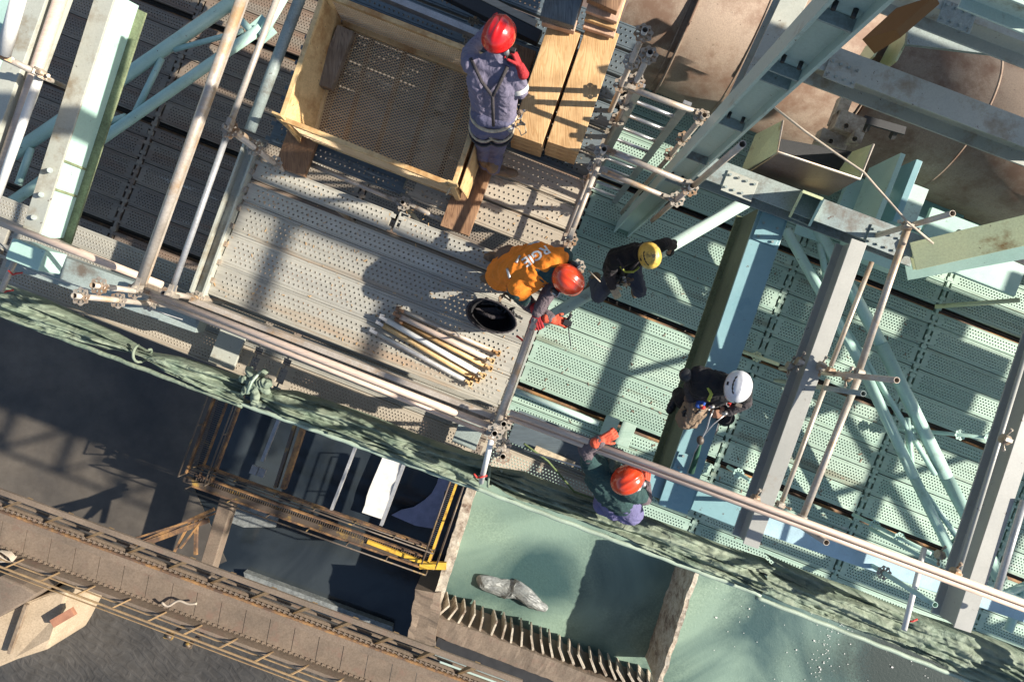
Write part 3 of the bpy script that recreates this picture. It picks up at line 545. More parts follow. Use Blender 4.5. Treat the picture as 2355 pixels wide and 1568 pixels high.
for k, s0 in enumerate((-7.86, -5.79, -2.72, .25, 3.32, 5.42, 7.49)):
    t = thing('transom', ST(s0, 1, -3), f'transom with hook row between lower deck bays, {ORD[k]} from the left', 'transom', 'transoms of the lower deck')
    mb = MB(); mb.bar(ST(s0, -1.9, -3.03), ST(s0, 6.2, -3.03), .05, .06); obj('rail', mb, M['deckg' if k > 3 else 'deckb'], t)
    mb = MB()
    comb(mb, ST(s0, -1.9, -3.0), ST(s0, 6.2, -3.0), 56, .08, .03, .014)
    obj('hook_row', mb, M['deckg' if k > 3 else 'deckb'], t)

# ---- standards (vertical tubes with rosettes)
def standard(p, z0, z1, zs, label, mat='galv', r=.0242, group='upright scaffold standards'):
    t = thing('scaffold_standard', (p.x, p.y, z0), label, 'scaffold post', group)
    mb = MB(); mb.cyl((p.x, p.y, z0), (p.x, p.y, z1), r, hollow=True, n=18); obj('tube', mb, M[mat], t)
    for z in zs: mb = MB(); mb.rosette((p.x, p.y, z), rot=TH); mb.cyl((p.x, p.y, z - .02), (p.x, p.y, z + .02), r + .005, n=16, cap=False); obj('rosette', mb, M['rosette'], t)
    return t
S = {}
def std(key, u, v, z1, z0, zs, label, **k): S[key] = P(u, v, z1); standard(S[key], z0, z1, zs, label, **k)
std('L1', 170, 680, 1.42, -.8, (1.34, .84, .34, -.3), 'outermost open-topped standard at the net corner, nearest the torn cloth')
std('L2', 213, 656, 1.42, -.8, (1.34, .84, .34), 'open-topped standard just behind the outermost one at the corner')
std('L3', 375, 675, .78, -.8, (.66, .16), 'short open-topped standard where the long handrail tube ends')
std('L4', 517, 290, 1.35, -3, (1.25, .75, .25), 'standard between the two long handrail tubes, near the basket')
std('R1', 1137, 997, 1.3, -3, (1.22, .72, .22), 'open-topped standard at the deck corner beside the toe board')
std('R2', 1156, 1050, 1.1, -.8, (1.02, .5), 'open-topped standard nearest the net below the deck corner')
std('R3', 1158, 975, 1.05, -.8, (.98, .48), 'standard closely behind the deck corner one', )
std('V1', 1483, 69, 1.72, -3, (1.66, 1.16, .66), 'tallest standard with flower-shaped top beyond the timber')
std('V2', 1495, 120, 1.62, -3, (1.56, 1.06, .56, .1), 'standard with flower-shaped top just below the tallest one')
std('V3', 1389, 343, 1.15, -3, (1.05, .55, .05), 'open-topped standard at the corner beside the aluminium ladder')
std('V4', 1620, 265, 1.15, -3, (1.08, .5, 0), 'standard right of the ladder head, half behind the blue-green column')
std('V5', 1592, 428, 1.12, -.45, (1.04, .6), 'short standard at the lower foot of the blue-green column')
p5 = S['V5']; standard(Vector((p5.x + .02, p5.y + .01, 0)), 1.1, 2.25, (), 'upper tube rising past the blue-green column, yellow stained')
std('D1', 1312, 548, .62, -1.6, (.55, .05), 'short standard behind the shoulder of the orange vest')
std('D2', 1330, 612, .55, -1.6, (.48, .0), 'standard beside the ear defender of the orange-vested worker')
std('C1', 925, 465, .08, -3, (.0,), 'standard set in the deck gap next to the basket')
std('N1', 2035, 498, 1.3, -1.0, (1.22,), 'slim standard below the yellow-green beam end') if 0 else None
# ---- ledgers and handrails
GR = 'scaffold ledgers and handrails'
def L(u0, v0, z0, u1, v1, z1, label, r=.0242, mat='galv', fit=None, name='ledger', hollow=False, group=GR): return tubes(name, P(u0, v0, z0), P(u1, v1, z1), r, mat, label, 'tube', group, hollow=hollow, fit=fit)
L(1400, 348, 1.04, 1588, 425, 1.04, 'ledger crossing in front of the ladder, between two open-topped posts', fit=3)
L(1446, 203, 1.04, 1612, 263, 1.04, 'ledger across the head of the ladder', fit=3)
L(1384, 393, .4, 1535, 455, .4, 'lower ledger crossing the ladder, below the two upper ones', fit=3)
L(1225, 745, .92, 1140, 985, .98, 'thick pale handrail running from the red gloves down to the deck corner', r=.034, fit=3, name='handrail')
L(1378, 372, .75, 1312, 540, .78, 'handrail tube along the deck edge behind the orange vest', fit=3, name='handrail')
L(1366, 380, .3, 1302, 545, .3, 'second, lower tube beside the deck edge handrail', r=.02)
L(1131, 1005, .7, 1106, 1108, .2, 'white tube running from the deck corner down over the net', r=.026, mat='white')
L(40, 588, .1, 2, 670, .1, 'pale tube with a red tie at the far end of the net', r=.026)
L(330, 655, .9, 214, 654, 1.0, 'stub ledger at the net corner', r=.022) if 0 else None
L(640, -10, 1.35, 528, 288, 1.3, 'handrail tube nearest the basket, upper length in shade', fit=2, mat='galv')
L(524, 305, 1.1, 395, 668, 1.0, 'grey handrail tube nearest the deck, lower length', fit=3, mat='galvg')
L(545, 300, .5, 578, 325, .1, 'short stub ledger joining the grey handrail to the deck edge', fit=3)
L(398, 676, .9, 440, 684, .6, 'short stub ledger at the lower deck corner', fit=3)
t = L(562, -20, 1.9, 322, 652, 1.4, 'broad double handrail with slots, second from the basket', r=.036, fit=2, name='handrail')
mb = MB(); mb.bar(P(574, -20, 1.86), P(334, 652, 1.36), .02, .03); obj('slotted_strip', mb, M['galv'], t)
t2 = L(700, -30, .55, 574, 302, .5, 'dark thick tube between the basket and the handrails', r=.05, mat='steel')
t = thing('edge_beam', P(510, 500, 0), 'grey steel edge beam along the end of the upper deck', 'beam')
mb = MB(); a, b_ = P(586, 320, .02), P(452, 690, .02)
mb.prism([(-.07, -.06), (.07, -.06), (.07, .06), (.05, .06), (.05, -.02), (-.05, -.02), (-.05, .06), (-.07, .06)], a, b_); obj('channel', mb, M['steel_l'], t)
mb = MB(); d = (b_ - a).normalized()
for i in range(9): mb.box(a + d * (.12 + i * .185) + A * .08, (.03, .05, .05))
obj('hook_row', mb, M['rosette'], t)
t = thing('edge_beam', P(1300, 700, 0), 'narrow edge beam at the ladder side of the upper deck', 'beam')
mb = MB(); a, b_ = P(1372, 370, -.03), P(1152, 965, -.03)
mb.bar(a, b_, .06, .1); obj('channel', mb, M['steel_l'], t)
# toe boards and rails along the net side
mb = MB(); mb.bar(P(446, 690, .12), P(1150, 962, .12), .05, .2); one('toe_board', mb, M['galv'], 'upright toe board along the lower side of the upper deck', 'board', bevel=.004)
mb = MB(); mb.bar(P(330, 660, .05), P(1135, 968, .05), .13, .05); one('toe_board', mb, M['greywood'], 'grey weathered board lying just outside the toe board', 'board', bevel=.006)
L(-10, 508, 1.05, 372, 655, 1.05, 'peach handrail crossing the foot of the leaning green post', r=.03, mat='pink', name='handrail')
L(-10, 500, .72, 360, 648, .72, 'second peach rail just above the one crossing the green post', r=.022, mat='pink', name='handrail')
L(335, 668, .75, 1132, 982, .75, 'long peach handrail outside the toe board, nearest the net', r=.03, mat='pink', fit=3, name='handrail')
L(335, 682, .35, 1128, 998, .35, 'lower peach rail nearest the net, from corner to corner', r=.022, mat='pink', fit=3, name='handrail')
L(1172, 948, 1.05, 2480, 1432, 1.05, 'long peach handrail crossing the wide blue beam, upper of the pair', r=.026, mat='pink', name='handrail')
L(1172, 960, 1.0, 2480, 1446, 1.0, 'long peach handrail crossing the wide blue beam, lower of the pair', r=.026, mat='pink', name='handrail')
# right hand verticals and ledgers
L(2004, 603, .2, 1910, 842, .2, 'slim tube right of the tall grey beam, upper length', mat='galv', r=.022)
L(1903, 872, .2, 1795, 1160, .2, 'slim tube right of the tall grey beam, lower length', mat='galv', r=.022)
L(2088, 520, .9, 1976, 850, .6, 'tube hanging below the yellow beam end, upper length', mat='galv', r=.03)
L(1972, 872, .6, 1843, 1194, .7, 'tube hanging below the yellow beam end, lower length', mat='galv', r=.03)
std('E1', 2062, 874, 1.3, -1.0, (), 'open-ended upright tube seen from the side beside the green diagonals')
std('E2', 1900, 1247, 1.1, -.3, (), 'open-ended upright tube below the peach handrails')
std('E3', 2190, 491, 1.35, .1, (), 'open-ended upright tube above the yellow beam')
std('E4', 2150, 1390, .8, -1.6, (.0, -.9), 'open-ended greenish upright tube beside the net on the right', mat='green')
std('E5', 1985, 905, .9, -1.0, (), 'dark tube clamped under the side-on upright', mat='steel')
L(2125, 1260, .3, 2078, 1448, .6, 'white tube ending over the net with a red tie', mat='white', r=.024)
L(2354, 1150, .6, 2290, 1365, .6, 'speckled grey tube at the right edge', mat='galvg', r=.03)
L(2345, 690, -2.0, 2150, 705, -2.6, 'pale green tube with rosettes crossing the lower deck near the right edge', mat='green_pale', r=.03)
L(1730, 1170, -2.9, 1960, 1330, -1.9, 'x', mat='green') if 0 else None
L(1900, 1000, -2.85, 1740, 1060, -2.85, 'x') if 0 else None
t = L(2085, 1200, -1.6, 2380, 1460, -1.6, 'x') if 0 else None
L(2000, 1215, -2.4, 2160, 1300, -1.6, 'green horizontal tube with two rosettes behind the peach handrails', mat='green', r=.028)
# couplers
def coupler(p, ax, label, r=.03):
    t = thing('tube_coupler', p, label, 'coupler', 'bolted tube couplers'); ax = Vector(ax).normalized(); s2 = ax.cross(Z).normalized() if abs(ax.z) < .9 else A
    mb = MB(); mb.cyl(p - ax * .028, p + ax * .028, r + .012, n=14); obj('clamp', mb, M['rosette'], t)
    mb = MB()
    for sg in (-1, 1):
        mb.cyl(p + s2 * sg * (r + .01) - Z * .0, p + s2 * sg * (r + .05) + Z * .03, .008, n=6); mb.cyl(p + s2 * sg * (r + .045) + Z * .02, p + s2 * sg * (r + .065) + Z * .035, .014, n=6)
    mb.box(p + Z * (r + .012), (.06, .03, .02)); obj('bolt', mb, M['rosette'], t)
for u, v, z, ax, lab in ((1843, 1192, .75, B, 'where the lower hanging tube meets the peach rail'), (1793, 1160, .3, B, 'where the slim tube meets the peach rail'), (1975, 856, .65, B, 'on the thick hanging tube at the side-on upright'), (1908, 852, .3, B, 'on the slim tube at the side-on upright'),
    (1838, 832, .3, A, 'over the face of the grey beam, upper'), (1815, 842, .2, A, 'at the end of the dark side-on tube'), (2085, 520, .95, B, 'at the head of the thick hanging tube'), (2310, 1010, .9, A, 'on the wide beam near the right edge'), (2195, 1316, .95, A, 'where the right wide beam meets the peach rails'), (2285, 1365, .9, B, 'on the speckled grey tube by the right rails'), (2160, 1275, .2, A, 'beside the green diagonal foot'),
    (1735, 1148, .95, A, 'left of the grey beam foot on the peach rails'), (91, 168, 1.6, B, 'on the far left pale rail'), (8, 130, 1.7, B, 'at the very left edge of the picture'), (1948, 866, .5, A, 'between the two hanging tubes'), (1888, 842, .4, A, 'just right of the grey beam face')): coupler(P(u, v, z), ax, 'bolted clamp ' + lab)
for u, v, z in ((2280, 1372, .5), ): pass
# ---------------------------------------------------------------- far left members
def beam(name, p0, p1, ht, wd, mat, label, parts=(), bevel=.003, tf=.018, cat='steel beam', group=None):
    t = thing(name, (Vector(p0) + Vector(p1)) / 2, label, cat, group)
    mb = MB(); mb.ibeam(p0, p1, ht, wd, tf); obj('profile', mb, M[mat], t, bevel); return t
GS = 'large steel members'
t = thing('steel_beam', P(160, 250, 1.1), 'leaning beam with grey flange and bright web, left of the green tubes', 'steel beam')
a, b_ = P(250, -30, 1.35), P(72, 535, 1.0)
mb = MB(); mb.bar(a, b_, .15, .02); obj('flange', mb, M['steel_l'], t, .003)
mb = MB(); mb.bar(a + A * .05 - Z * .16, b_ + A * .05 - Z * .16, .014, .3); obj('web', mb, M['green'], t)
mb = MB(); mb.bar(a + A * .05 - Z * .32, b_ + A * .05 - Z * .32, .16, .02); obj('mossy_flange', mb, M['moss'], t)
mb = MB()
for f in (.68, .8): c_ = a.lerp(b_, f) + A * .062 - Z * .16; mb.box(c_, (.012, .02, .28))
obj('web_seam', mb, M['moss'], t)
mb = MB()
for u, v, z in ((115, 392, 1.1), (95, 448, 1.05), (78, 500, 1.0)): mb.cyl(P(u, v, z), P(u, v, z + .06), .022, n=8)
obj('bolt', mb, M['steel'], t)
mb = MB(); mb.box(P(85, 590, .3), (.32, .2, .3)); one('gusset_box', mb, M['green'], 'mint green box end at the foot of the leaning beam', 'bracket', bevel=.01)
mb = MB(); mb.bar(P(40, 585, -.2), P(470, 735, -.4), .28, .25); one('steel_beam', mb, M['steel'], 'blue grey beam lying under the peach handrails by the green post', 'steel beam', bevel=.004)
mb = MB(); mb.bar(P(52, -30, .6), P(-60, 250, .4), .33, .3); one('steel_beam', mb, M['green'], 'deep green beam at the upper left corner', 'steel beam', bevel=.01)
mb = MB(); mb.bar(P(125, -30, 1.4), P(-20, 370, 1.3), .15, .25); one('steel_beam', mb, M['steel_l'], 'flat grey beam just right of the corner green beam', 'steel beam', bevel=.004)
L(50, -30, 2.0, 8, 125, 1.8, 'white tube at the upper left corner, ending at a coupler', r=.045, mat='white')
L(148, -30, 1.5, -20, 470, 1.3, 'peach tube just left of the leaning green-webbed beam', r=.045, mat='pink')
L(8, 132, 1.75, 92, 172, 1.6, 'short pale stub between the two left couplers', fit=3)
L(92, 172, 1.55, -10, 460, 1.4, 'slim white tube running down from the left coupler', r=.03, mat='white')
L(100, 178, 1.4, 160, 205, .3, 'short tube slanting down from the left coupler into the shade', r=.02)
# green lattice girders of big tubes (left)
t = thing('tube_truss', P(300, 200, -2.2), 'sea-green tubular lattice in the shade at the upper left', 'truss')
for a, b_, r in (((560, -12), (28, 356), .082), ((600, 66), (8, 478), .066), ((372, 135), (310, 262), .04), ((400, 115), (560, 72), .034), ((290, 268), (215, 292), .04), ((72, 340), (42, 425), .045), ((535, 28), (590, 85), .045), ((655, -10), (600, 85), .06), ((28, 356), (-30, 395), .082), ((560, -12), (610, -45), .082)):
    mb = MB(); mb.cyl(P(*a, -2.2), P(*b_, -2.2), r, n=20); obj('tube', mb, M['green'], t)
mb = MB(); mb.bar(P(590, 80, -2.25), P(620, 55, -2.25), .3, .02); obj('gusset', mb, M['green'], t)
# right truss
t = thing('tube_truss', P(2050, 900, -2.2), 'mint green tubular lattice slanting down the right side', 'truss')
for a, b_, r in (((1806, 528), (1974, 827), .062), ((1974, 827), (2101, 1096), .066), ((2101, 1096), (2192, 1282), .062), ((1880, 528), (2025, 790), .075), ((2025, 790), (2175, 1096), .08), ((2175, 1096), (2300, 1330), .08), ((1885, 560), (1905, 670), .04), ((1930, 730), (2150, 1090), .034), ((2085, 960), (2098, 1100), .036), ((2110, 1110), (2205, 1240), .036), ((2205, 1240), (2185, 1290), .04)):
    mb = MB(); mb.cyl(P(*a, -2.1), P(*b_, -2.1), r, n=20); obj('tube', mb, M['green'], t)
mb = MB(); mb.bar(P(2185, 1285, -2.15), P(2215, 1250, -2.15), .28, .02); obj('gusset', mb, M['green'], t); mb = MB(); mb.bar(P(1830, 520, -2.1), P(1890, 540, -2.1), .2, .02); obj('gusset', mb, M['green'], t)
mb = MB(); mb.cyl(P(2360, 1345, -1.9), P(2255, 1388, -1.9), .05, n=16); mb.cyl(P(2354, 1350, -1.9), P(2318, 1450, -1.9), .05, n=16); one('tube_truss', mb, M['green'], 'pair of green tubes meeting in a corner at the lower right edge', 'truss')
# brace the yellow-helmeted worker sits on
L(1720, 462, -1.35, 1180, 778, -1.62, 'thick pale green diagonal tube the yellow-helmeted worker sits on', r=.075, mat='column', name='brace_tube')
# wide blue beam
t = thing('box_beam', P(1640, 830, -.1), 'wide blue painted box beam the white-helmeted worker sits on', 'steel beam')
a, b_ = P(1782, 480, -.1), P(1546, 1170, -.1); d = (b_ - a).normalized()
mb = MB(); mb.bar(a, b_, .3, .03); obj('top_flange', mb, M['teal'], t, .003)
sd = Vector((d.y, -d.x, 0)); sd = sd if sd.x < 0 else -sd
mb = MB(); mb.bar(a - Z * .33 + sd * .1, b_ - Z * .33 + sd * .1, .02, .63); mb.bar(a - Z * .33 - sd * .1, b_ - Z * .33 - sd * .1, .02, .63); obj('web', mb, M['teal_shade'], t)
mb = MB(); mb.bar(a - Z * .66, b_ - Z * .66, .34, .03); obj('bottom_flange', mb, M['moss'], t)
mb = MB(); mb.box(P(1545, 1120, -.16), (.5, .3, .03)); mb.box(P(1625, 1145, -.5), (.9, .3, .3)); one('end_bracket', mb, M['teal'], 'blue cross piece joining the foot of the wide blue beam', 'bracket', bevel=.006)
mb = MB(); mb.bar(P(1478, 1100, -.3), P(1520, 1110, -.3), .2, .2); one('light_box', mb, M['white'], 'small bright white plate beside the orange-red helmet', 'plate', bevel=.004)
mb = MB(); mb.bar(P(1745, 1195, -.35), P(2470, 1440, -.35), .2, .3); one('steel_beam', mb, pm('pale sky blue painted steel', (.4, .58, .66), dirt=.1), 'pale sky blue beam along the lower right behind the rails', 'steel beam', bevel=.005)
# grey beams b-direction on the right
t = beam('steel_beam', P(1956, 560, .2) , P(1712, 1244, .2), .32, .148, 'steel_w', 'tall grey beam with pale top face in the middle of the right side')
t = beam('steel_beam', P(2404, 760, .4), P(2184, 1430, .4), .34, .16, 'steel_w', 'wide pale double beam at the lower right edge')
mb = MB(); mb.cyl(P(2362, 800, .6), P(2203, 1318, .6), .02, n=12); obj('edge_tube', mb, M['steel_w'], t)
# middle a-direction beam with seat bracket
t = beam('steel_beam', P(1590, 385, .1), P(2120, 585, .1), .3, .22, 'steel', 'dark beam running from the column foot to the yellow beam end', tf=.02)
t = thing('seat_bracket', P(1850, 480, .2), 'open plate bracket standing on the dark middle beam', 'bracket')
for pts, m in ((((1815, 500, .25), (1845, 440, .55), (1845, 440, .05), (1815, 500, -.2)), 'green_pale'), (((1845, 440, .55), (1892, 458, .55), (1892, 458, .05), (1845, 440, .05)), 'green_pale'), (((1892, 458, .55), (1860, 520, .25), (1860, 520, -.2), (1892, 458, .05)), 'green'), (((1815, 500, .1), (1860, 520, .1), (1892, 460, .1), (1845, 442, .1)), 'steel')):
    q = [P(*x) for x in pts]; nrm = (q[1] - q[0]).cross(q[3] - q[0]).normalized() * .012
    mb = MB(); mb.add([x + nrm for x in q] + [x - nrm for x in q], [(0, 1, 2, 3), (7, 6, 5, 4), (0, 4, 5, 1), (1, 5, 6, 2), (2, 6, 7, 3), (3, 7, 4, 0)]); obj('plate', mb, M[m], t)
# yellow-green diagonal beam
t = thing('steel_beam', P(2230, 570, .3), 'rust-spotted yellow-green beam at the right edge', 'steel beam')
a, b_ = P(2095, 590, .2), P(2480, 500, .75); mb = MB(); mb.prism([(-.13, -.15), (.13, -.15), (.13, -.13), (.01, -.13), (.01, .13), (.13, .13), (.13, .15), (-.13, .15), (-.13, .13), (-.01, .13), (-.01, -.13), (-.13, -.13)], a, b_)
obj('profile', mb, M['green_pale'], t, .003)
mb = MB(); mb.bar(P(2080, 610, -.1), P(2480, 535, .35), .3, .02); obj('bottom_flange', mb, M['green'], t)
# vertical blue-green H column
t = thing('steel_column', (1.56, 1.52, -3.2), 'tall blue-green steel column with welded stiffeners rising toward the viewer', 'steel column')
cx, cy = 1.56, 1.57; z0, z1 = -3.2, 5.2; fl = .17; wb = .2
c0 = Vector((cx, cy, 0))
for sg, nm in ((-1, 'flange'), (1, 'flange')):
    mb = MB(); mb.box(c0 + A * sg * wb / 2 + Z * (z0 + z1) / 2, (.022, fl, z1 - z0)); obj(nm, mb, M['column'], t, .003)
mb = MB(); mb.box(c0 + Z * (z0 + z1) / 2, (wb - .022, .016, z1 - z0)); obj('web', mb, M['column'], t)
for z in (.1, .9, 1.8, 2.6, 2.74, 3.35):
    mb = MB(); mb.box(c0 - B * .045 + Z * z, (wb - .024, fl / 2 - .02, .014)); mb.box(c0 + B * .045 + Z * z, (wb - .024, fl / 2 - .02, .014)); obj('stiffener', mb, M['steel'], t)
mb = MB()
for z in (.2, 1.88, 2.82, 3.42):
    for o in (-.05, .05): mb.cyl(c0 - B * .01 + A * o + Z * z, c0 - B * .05 + A * o + Z * z, .014, n=6)
obj('bolt', mb, M['vdark'], t)
def splice(p, ax, n, m, label, d=(.3, .2), up=.012):
    t = thing('splice_plate', p, label, 'plate'); ax = Vector(ax).normalized(); sd = Z.cross(ax)
    mb = MB(); mb.box(p, (d[0], d[1], up), ax, sd); obj('plate', mb, M[m], t, .002)
    for i in range(n):
        for j in (-1, 1): mb = MB(); c = p + ax * (d[0] * (i / (n - 1) - .5) * .8) + sd * j * d[1] * .3 + Z * up; mb.cyl(c, c + Z * .016, .013, n=6); obj('bolt', mb, M['steel'], t)
splice(P(1935, 168, .38), A, 4, 'steel_l', 'bolted splice plate on the long wide beam next to the column')
splice(P(2200, 40, .78), A, 4, 'steel', 'bolted splice plate on the beam at the upper right corner')
splice(P(1700, 428, .26), A, 4, 'steel_l', 'bolted splice plate on the dark middle beam near the column foot')
splice(P(2030, 552, .26), A, 4, 'steel', 'bolted splice plate on the dark middle beam near the yellow beam')
splice(P(1770, 520, -.07), B, 3, 'teal', 'bolted plate at the head of the wide blue beam', (.35, .24))
splice(P(1575, 1080, -.07), B, 3, 'teal', 'bolted plate at the foot of the wide blue beam', (.3, .24))
# beams framing into the column, upper right
t = beam('steel_beam', P(1872, 146, .2), P(2440, 362, .2), .34, .25, 'steel_l', 'long wide beam running right from the column over the brown pipe', tf=.02)
t = beam('steel_beam', P(2020, -30, .6), P(2440, 132, .6), .34, .22, 'steel_l', 'long beam at the upper right corner', tf=.02)
t = beam('steel_beam', P(2240, -30, 1.4), P(2440, 50, 1.4), .3, .2, 'column', 'pale beam in the very corner of the upper right', tf=.02)
t = beam('steel_beam', P(1835, -40, -.6), P(1700, 250, -.6), .5, .26, 'steel_l', 'pale flat beam passing behind the column toward the brown pipe', tf=.02)
mb = MB(); mb.bar(P(2085, 75, .0), P(2300, 100, .0), .25, .04); one('cover_plate', mb, M['steel'], 'dark tapered plate between the two upper right beams', 'plate')
q = [P(2090, 55, 1.5), P(2160, 10, 1.9), P(2150, -10, 1.9), P(2060, 20, 1.5)]
mb = MB(); mb.add(q + [x - Z * .3 + Vector((-.1, -.1, 0)) for x in q], [(3, 2, 1, 0), (4, 5, 6, 7), (0, 1, 5, 4), (1, 2, 6, 5), (2, 3, 7, 6), (3, 0, 4, 7)]); one('gusset_plate', mb, pm('rust streaked plate', (.35, .36, .26), rust=.4, rustc=(.16, .07, .02)), 'rust-streaked gusset plate at the top of the picture', 'plate')
# narrow channel standing on the pipe
t = thing('pipe_support', P(2035, 120, -.5), 'narrow rusty channel with cream edges between the upper beams', 'bracket')
for (u, v), (u2, v2) in (((2020, 85), (1978, 155)), ((2070, 85), (2028, 165))):
    mb = MB(); mb.bar(P(u, v, -.3), P(u2, v2, -.3), .02, .5); obj('side_plate', mb, M['green_pale'], t)
mb = MB(); mb.bar(P(2045, 85, -.5), P(2003, 160, -.5), .24, .02); obj('base_plate', mb, M['rusty'], t)
# trough
t = thing('steel_trough', P(1850, 380, .1), 'pale green steel trough with brown underside below the brown pipe', 'trough')
def plate(pts, m, th=.012, nm='plate'):
    q = [P(*x) for x in pts]; nrm = (q[1] - q[0]).cross(q[2] - q[0]).normalized() * th / 2; n = len(q)
    mb = MB(); mb.add([x + nrm for x in q] + [x - nrm for x in q], [tuple(range(n)), tuple(range(2 * n - 1, n - 1, -1))] + [(i, n + i, n + (i + 1) % n, (i + 1) % n) for i in range(n)]); return obj(nm, mb, M[m], t)
plate(((1790, 352, .5), (1975, 412, .5), (1905, 450, -.1), (1708, 405, -.1)), 'brownplate', nm='front_plate')
plate(((1787, 350, .5), (1800, 278, .5), (1738, 310, -.1), (1702, 400, -.1)), 'green_pale', nm='side_plate')
plate(((1978, 410, .5), (2008, 332, .5), (1960, 350, -.1), (1925, 400, -.1)), 'green_pale', nm='side_plate')
plate(((1708, 405, -.1), (1905, 450, -.1), (1960, 350, -.12), (1738, 310, -.12)), 'vdark', nm='floor_plate')
mb = MB(); mb.path([P(1800, 278, .52), P(1787, 350, .52), P(1977, 412, .52), P(2008, 332, .52)], .012, 6); obj('edge_strip', mb, M['galv'], t)
# pipe
zp = -2.4; rp = .98; mid = lambda u: 100 + (u - 1466) * .40
t = thing('duct_pipe', P(1900, 210, zp), 'huge dusty brown pipe running across the upper right', 'pipe')
pa, pb = P(860, 55 + (860 - 1466) * .407 - 43, zp), P(2700, 55 + (2700 - 1466) * .407 - 43, zp)
ax = (pb - pa).normalized(); off = Vector((ax.y, -ax.x, 0)); off = off if off.y > 0 else -off
def on(u): 
    f = (u - 860) / 1840; return pa.lerp(pb, f)
edge = P(1466, 175, zp); 
# move the axis so that the lower silhouette passes through the traced edge
k = (edge - pa) - ax * (edge - pa).dot(ax); axis_shift = k + off * (rp * .97)
pa += axis_shift; pb += axis_shift
mb = MB(); mb.cyl(pa, on(1940), rp, n=72); obj('pipe_section', mb, M['pipe'], t)
mb = MB(); mb.cyl(on(1950), pb, rp * 1.0, n=72); obj('pipe_section', mb, M['pipe'], t)
for u in (1060, 1290, 1430, 1560, 1700, 1944, 2160):
    mb = MB(); mb.cyl(on(u) - ax * .012, on(u) + ax * .012, rp + .005, n=72); obj('weld_ring', mb, M['pipe'], t)
mb = MB(); mb.cyl(on(1560) + ax * .06, on(1560) + ax * .09, rp + .06, n=72); obj('flange_ring', mb, M['pipe'], t)
# teal plates under the pipe
t = thing('base_column', P(2080, 480, -2), 'group of teal painted base plates and stiffeners under the brown pipe', 'steel base')
for (u, v, z, a_, b_, c_, m) in ((2050, 500, -2.3, .5, .9, .1, 'green'), (2000, 470, -1.6, .06, 1.1, .7, 'green'), (2090, 470, -2.0, .3, .5, .06, 'column'), (2130, 500, -2.6, .9, .5, .06, 'teal'), (1960, 480, -2.4, .4, .8, .1, 'green'), (2190, 545, -2.2, .8, .5, .06, 'green'), (2060, 450, -1.9, .08, .8, .5, 'teal'), (2240, 600, -2.4, 1.3, .5, .06, 'green'), (2010, 600, -1.8, .5, .12, .2, 'green')):
    mb = MB(); mb.box(P(u, v, z), (a_, b_, c_)); obj('plate', mb, M[m], t, .004)
for k, (a, b_) in enumerate((((2200, 535), (2480, 655)), ((2270, 530), (2480, 620)))):
    L(*a, -1.6, *b_, -1.6, f'pale pink tube under the yellow-green beam, {"nearer the deck" if k == 0 else "nearer the pipe"}', r=.045, mat='pink')
# valve clutter on pipe
t = thing('pipe_clamp', P(1935, 285, -.6), 'weathered bolted clamp on the brown pipe beside the trough', 'clamp')
for (u, v, z, d) in ((1945, 290, -.5, (.28, .2, .2)), (1910, 325, -.6, (.3, .14, .16)), (1930, 260, -.6, (.12, .3, .12)), (1965, 320, -.4, (.1, .12, .14))): mb = MB(); mb.box(P(u, v, z), d); mb.cyl(P(u, v, z), P(u, v, z + .16), .03, n=8, hollow=True); obj('clamp_body', mb, M['conc'], t, .01)
t = thing('pipe_bracket', P(2020, 290, -.5), 'thin dark bracket with drips hanging off the pipe ring', 'bracket')
mb = MB(); mb.bar(P(1985, 275, -.5), P(2080, 302, -.5), .08, .03); mb.bar(P(2060, 296, -.5), P(2050, 318, -.6), .05, .05); mb.bar(P(1998, 280, -.5), P(1990, 300, -.6), .04, .05); obj('arm', mb, M['vdark'], t)
# wires
mb = MB(); pts = [P(1774, 243, 1.3), P(1850, 302, 1.25), P(1920, 352, 1.2), P(1985, 396, 1.2), P(2010, 425, 1.15), P(2050, 470, 1.1), P(2085, 510, 1.1), P(2145, 560, 1.0)]
mb.path(pts, .009, 6); one('wire_rope', mb, M['rope'], 'thin pale cable strung from the column to the yellow beam end', 'cable')
mb = MB(); mb.path([P(-10, 560 - 10, .3), P(60, 620, .4), P(420, 735, 0)], .006, 5); one('guy_wire', mb, M['galvg'], 'thin wire running beside the net at the left', 'wire')
mb = MB(); mb.path([P(1205, 1035, .3), P(1330, 1072, .5), P(1420, 1105, .6)], .009, 5); one('guy_wire', mb, M['galvg'], 'shiny thin wire stretched behind the worker in green', 'wire')
mb = MB(); mb.path([P(1205, 1020, 0), P(1260, 1060, -.2), P(1320, 1130, -.3), P(1375, 1150, -.2)], .011, 6); one('sling', mb, M['olive'], 'olive green strap hanging from the corner posts to the worker in green', 'sling')

# ---------------------------------------------------------------- ladder
t = thing('ladder', P(1430, 400, -3), 'tall aluminium ladder standing between the two decks', 'ladder')
la = Vector((1.06, 2.1, 0)); lb = Vector((1.44, 1.95, 0))
for q in (la, lb): mb = MB(); mb.bar(q - Z * 3.0, q + Z * 1.0, .03, .07, up=A); obj('stile', mb, M['alu'], t)
for i in range(10): z = -2.7 + i * .37; mb = MB(); mb.cyl(la + Z * z, lb + Z * z, .018, n=8); obj('rung', mb, M['alu'], t)
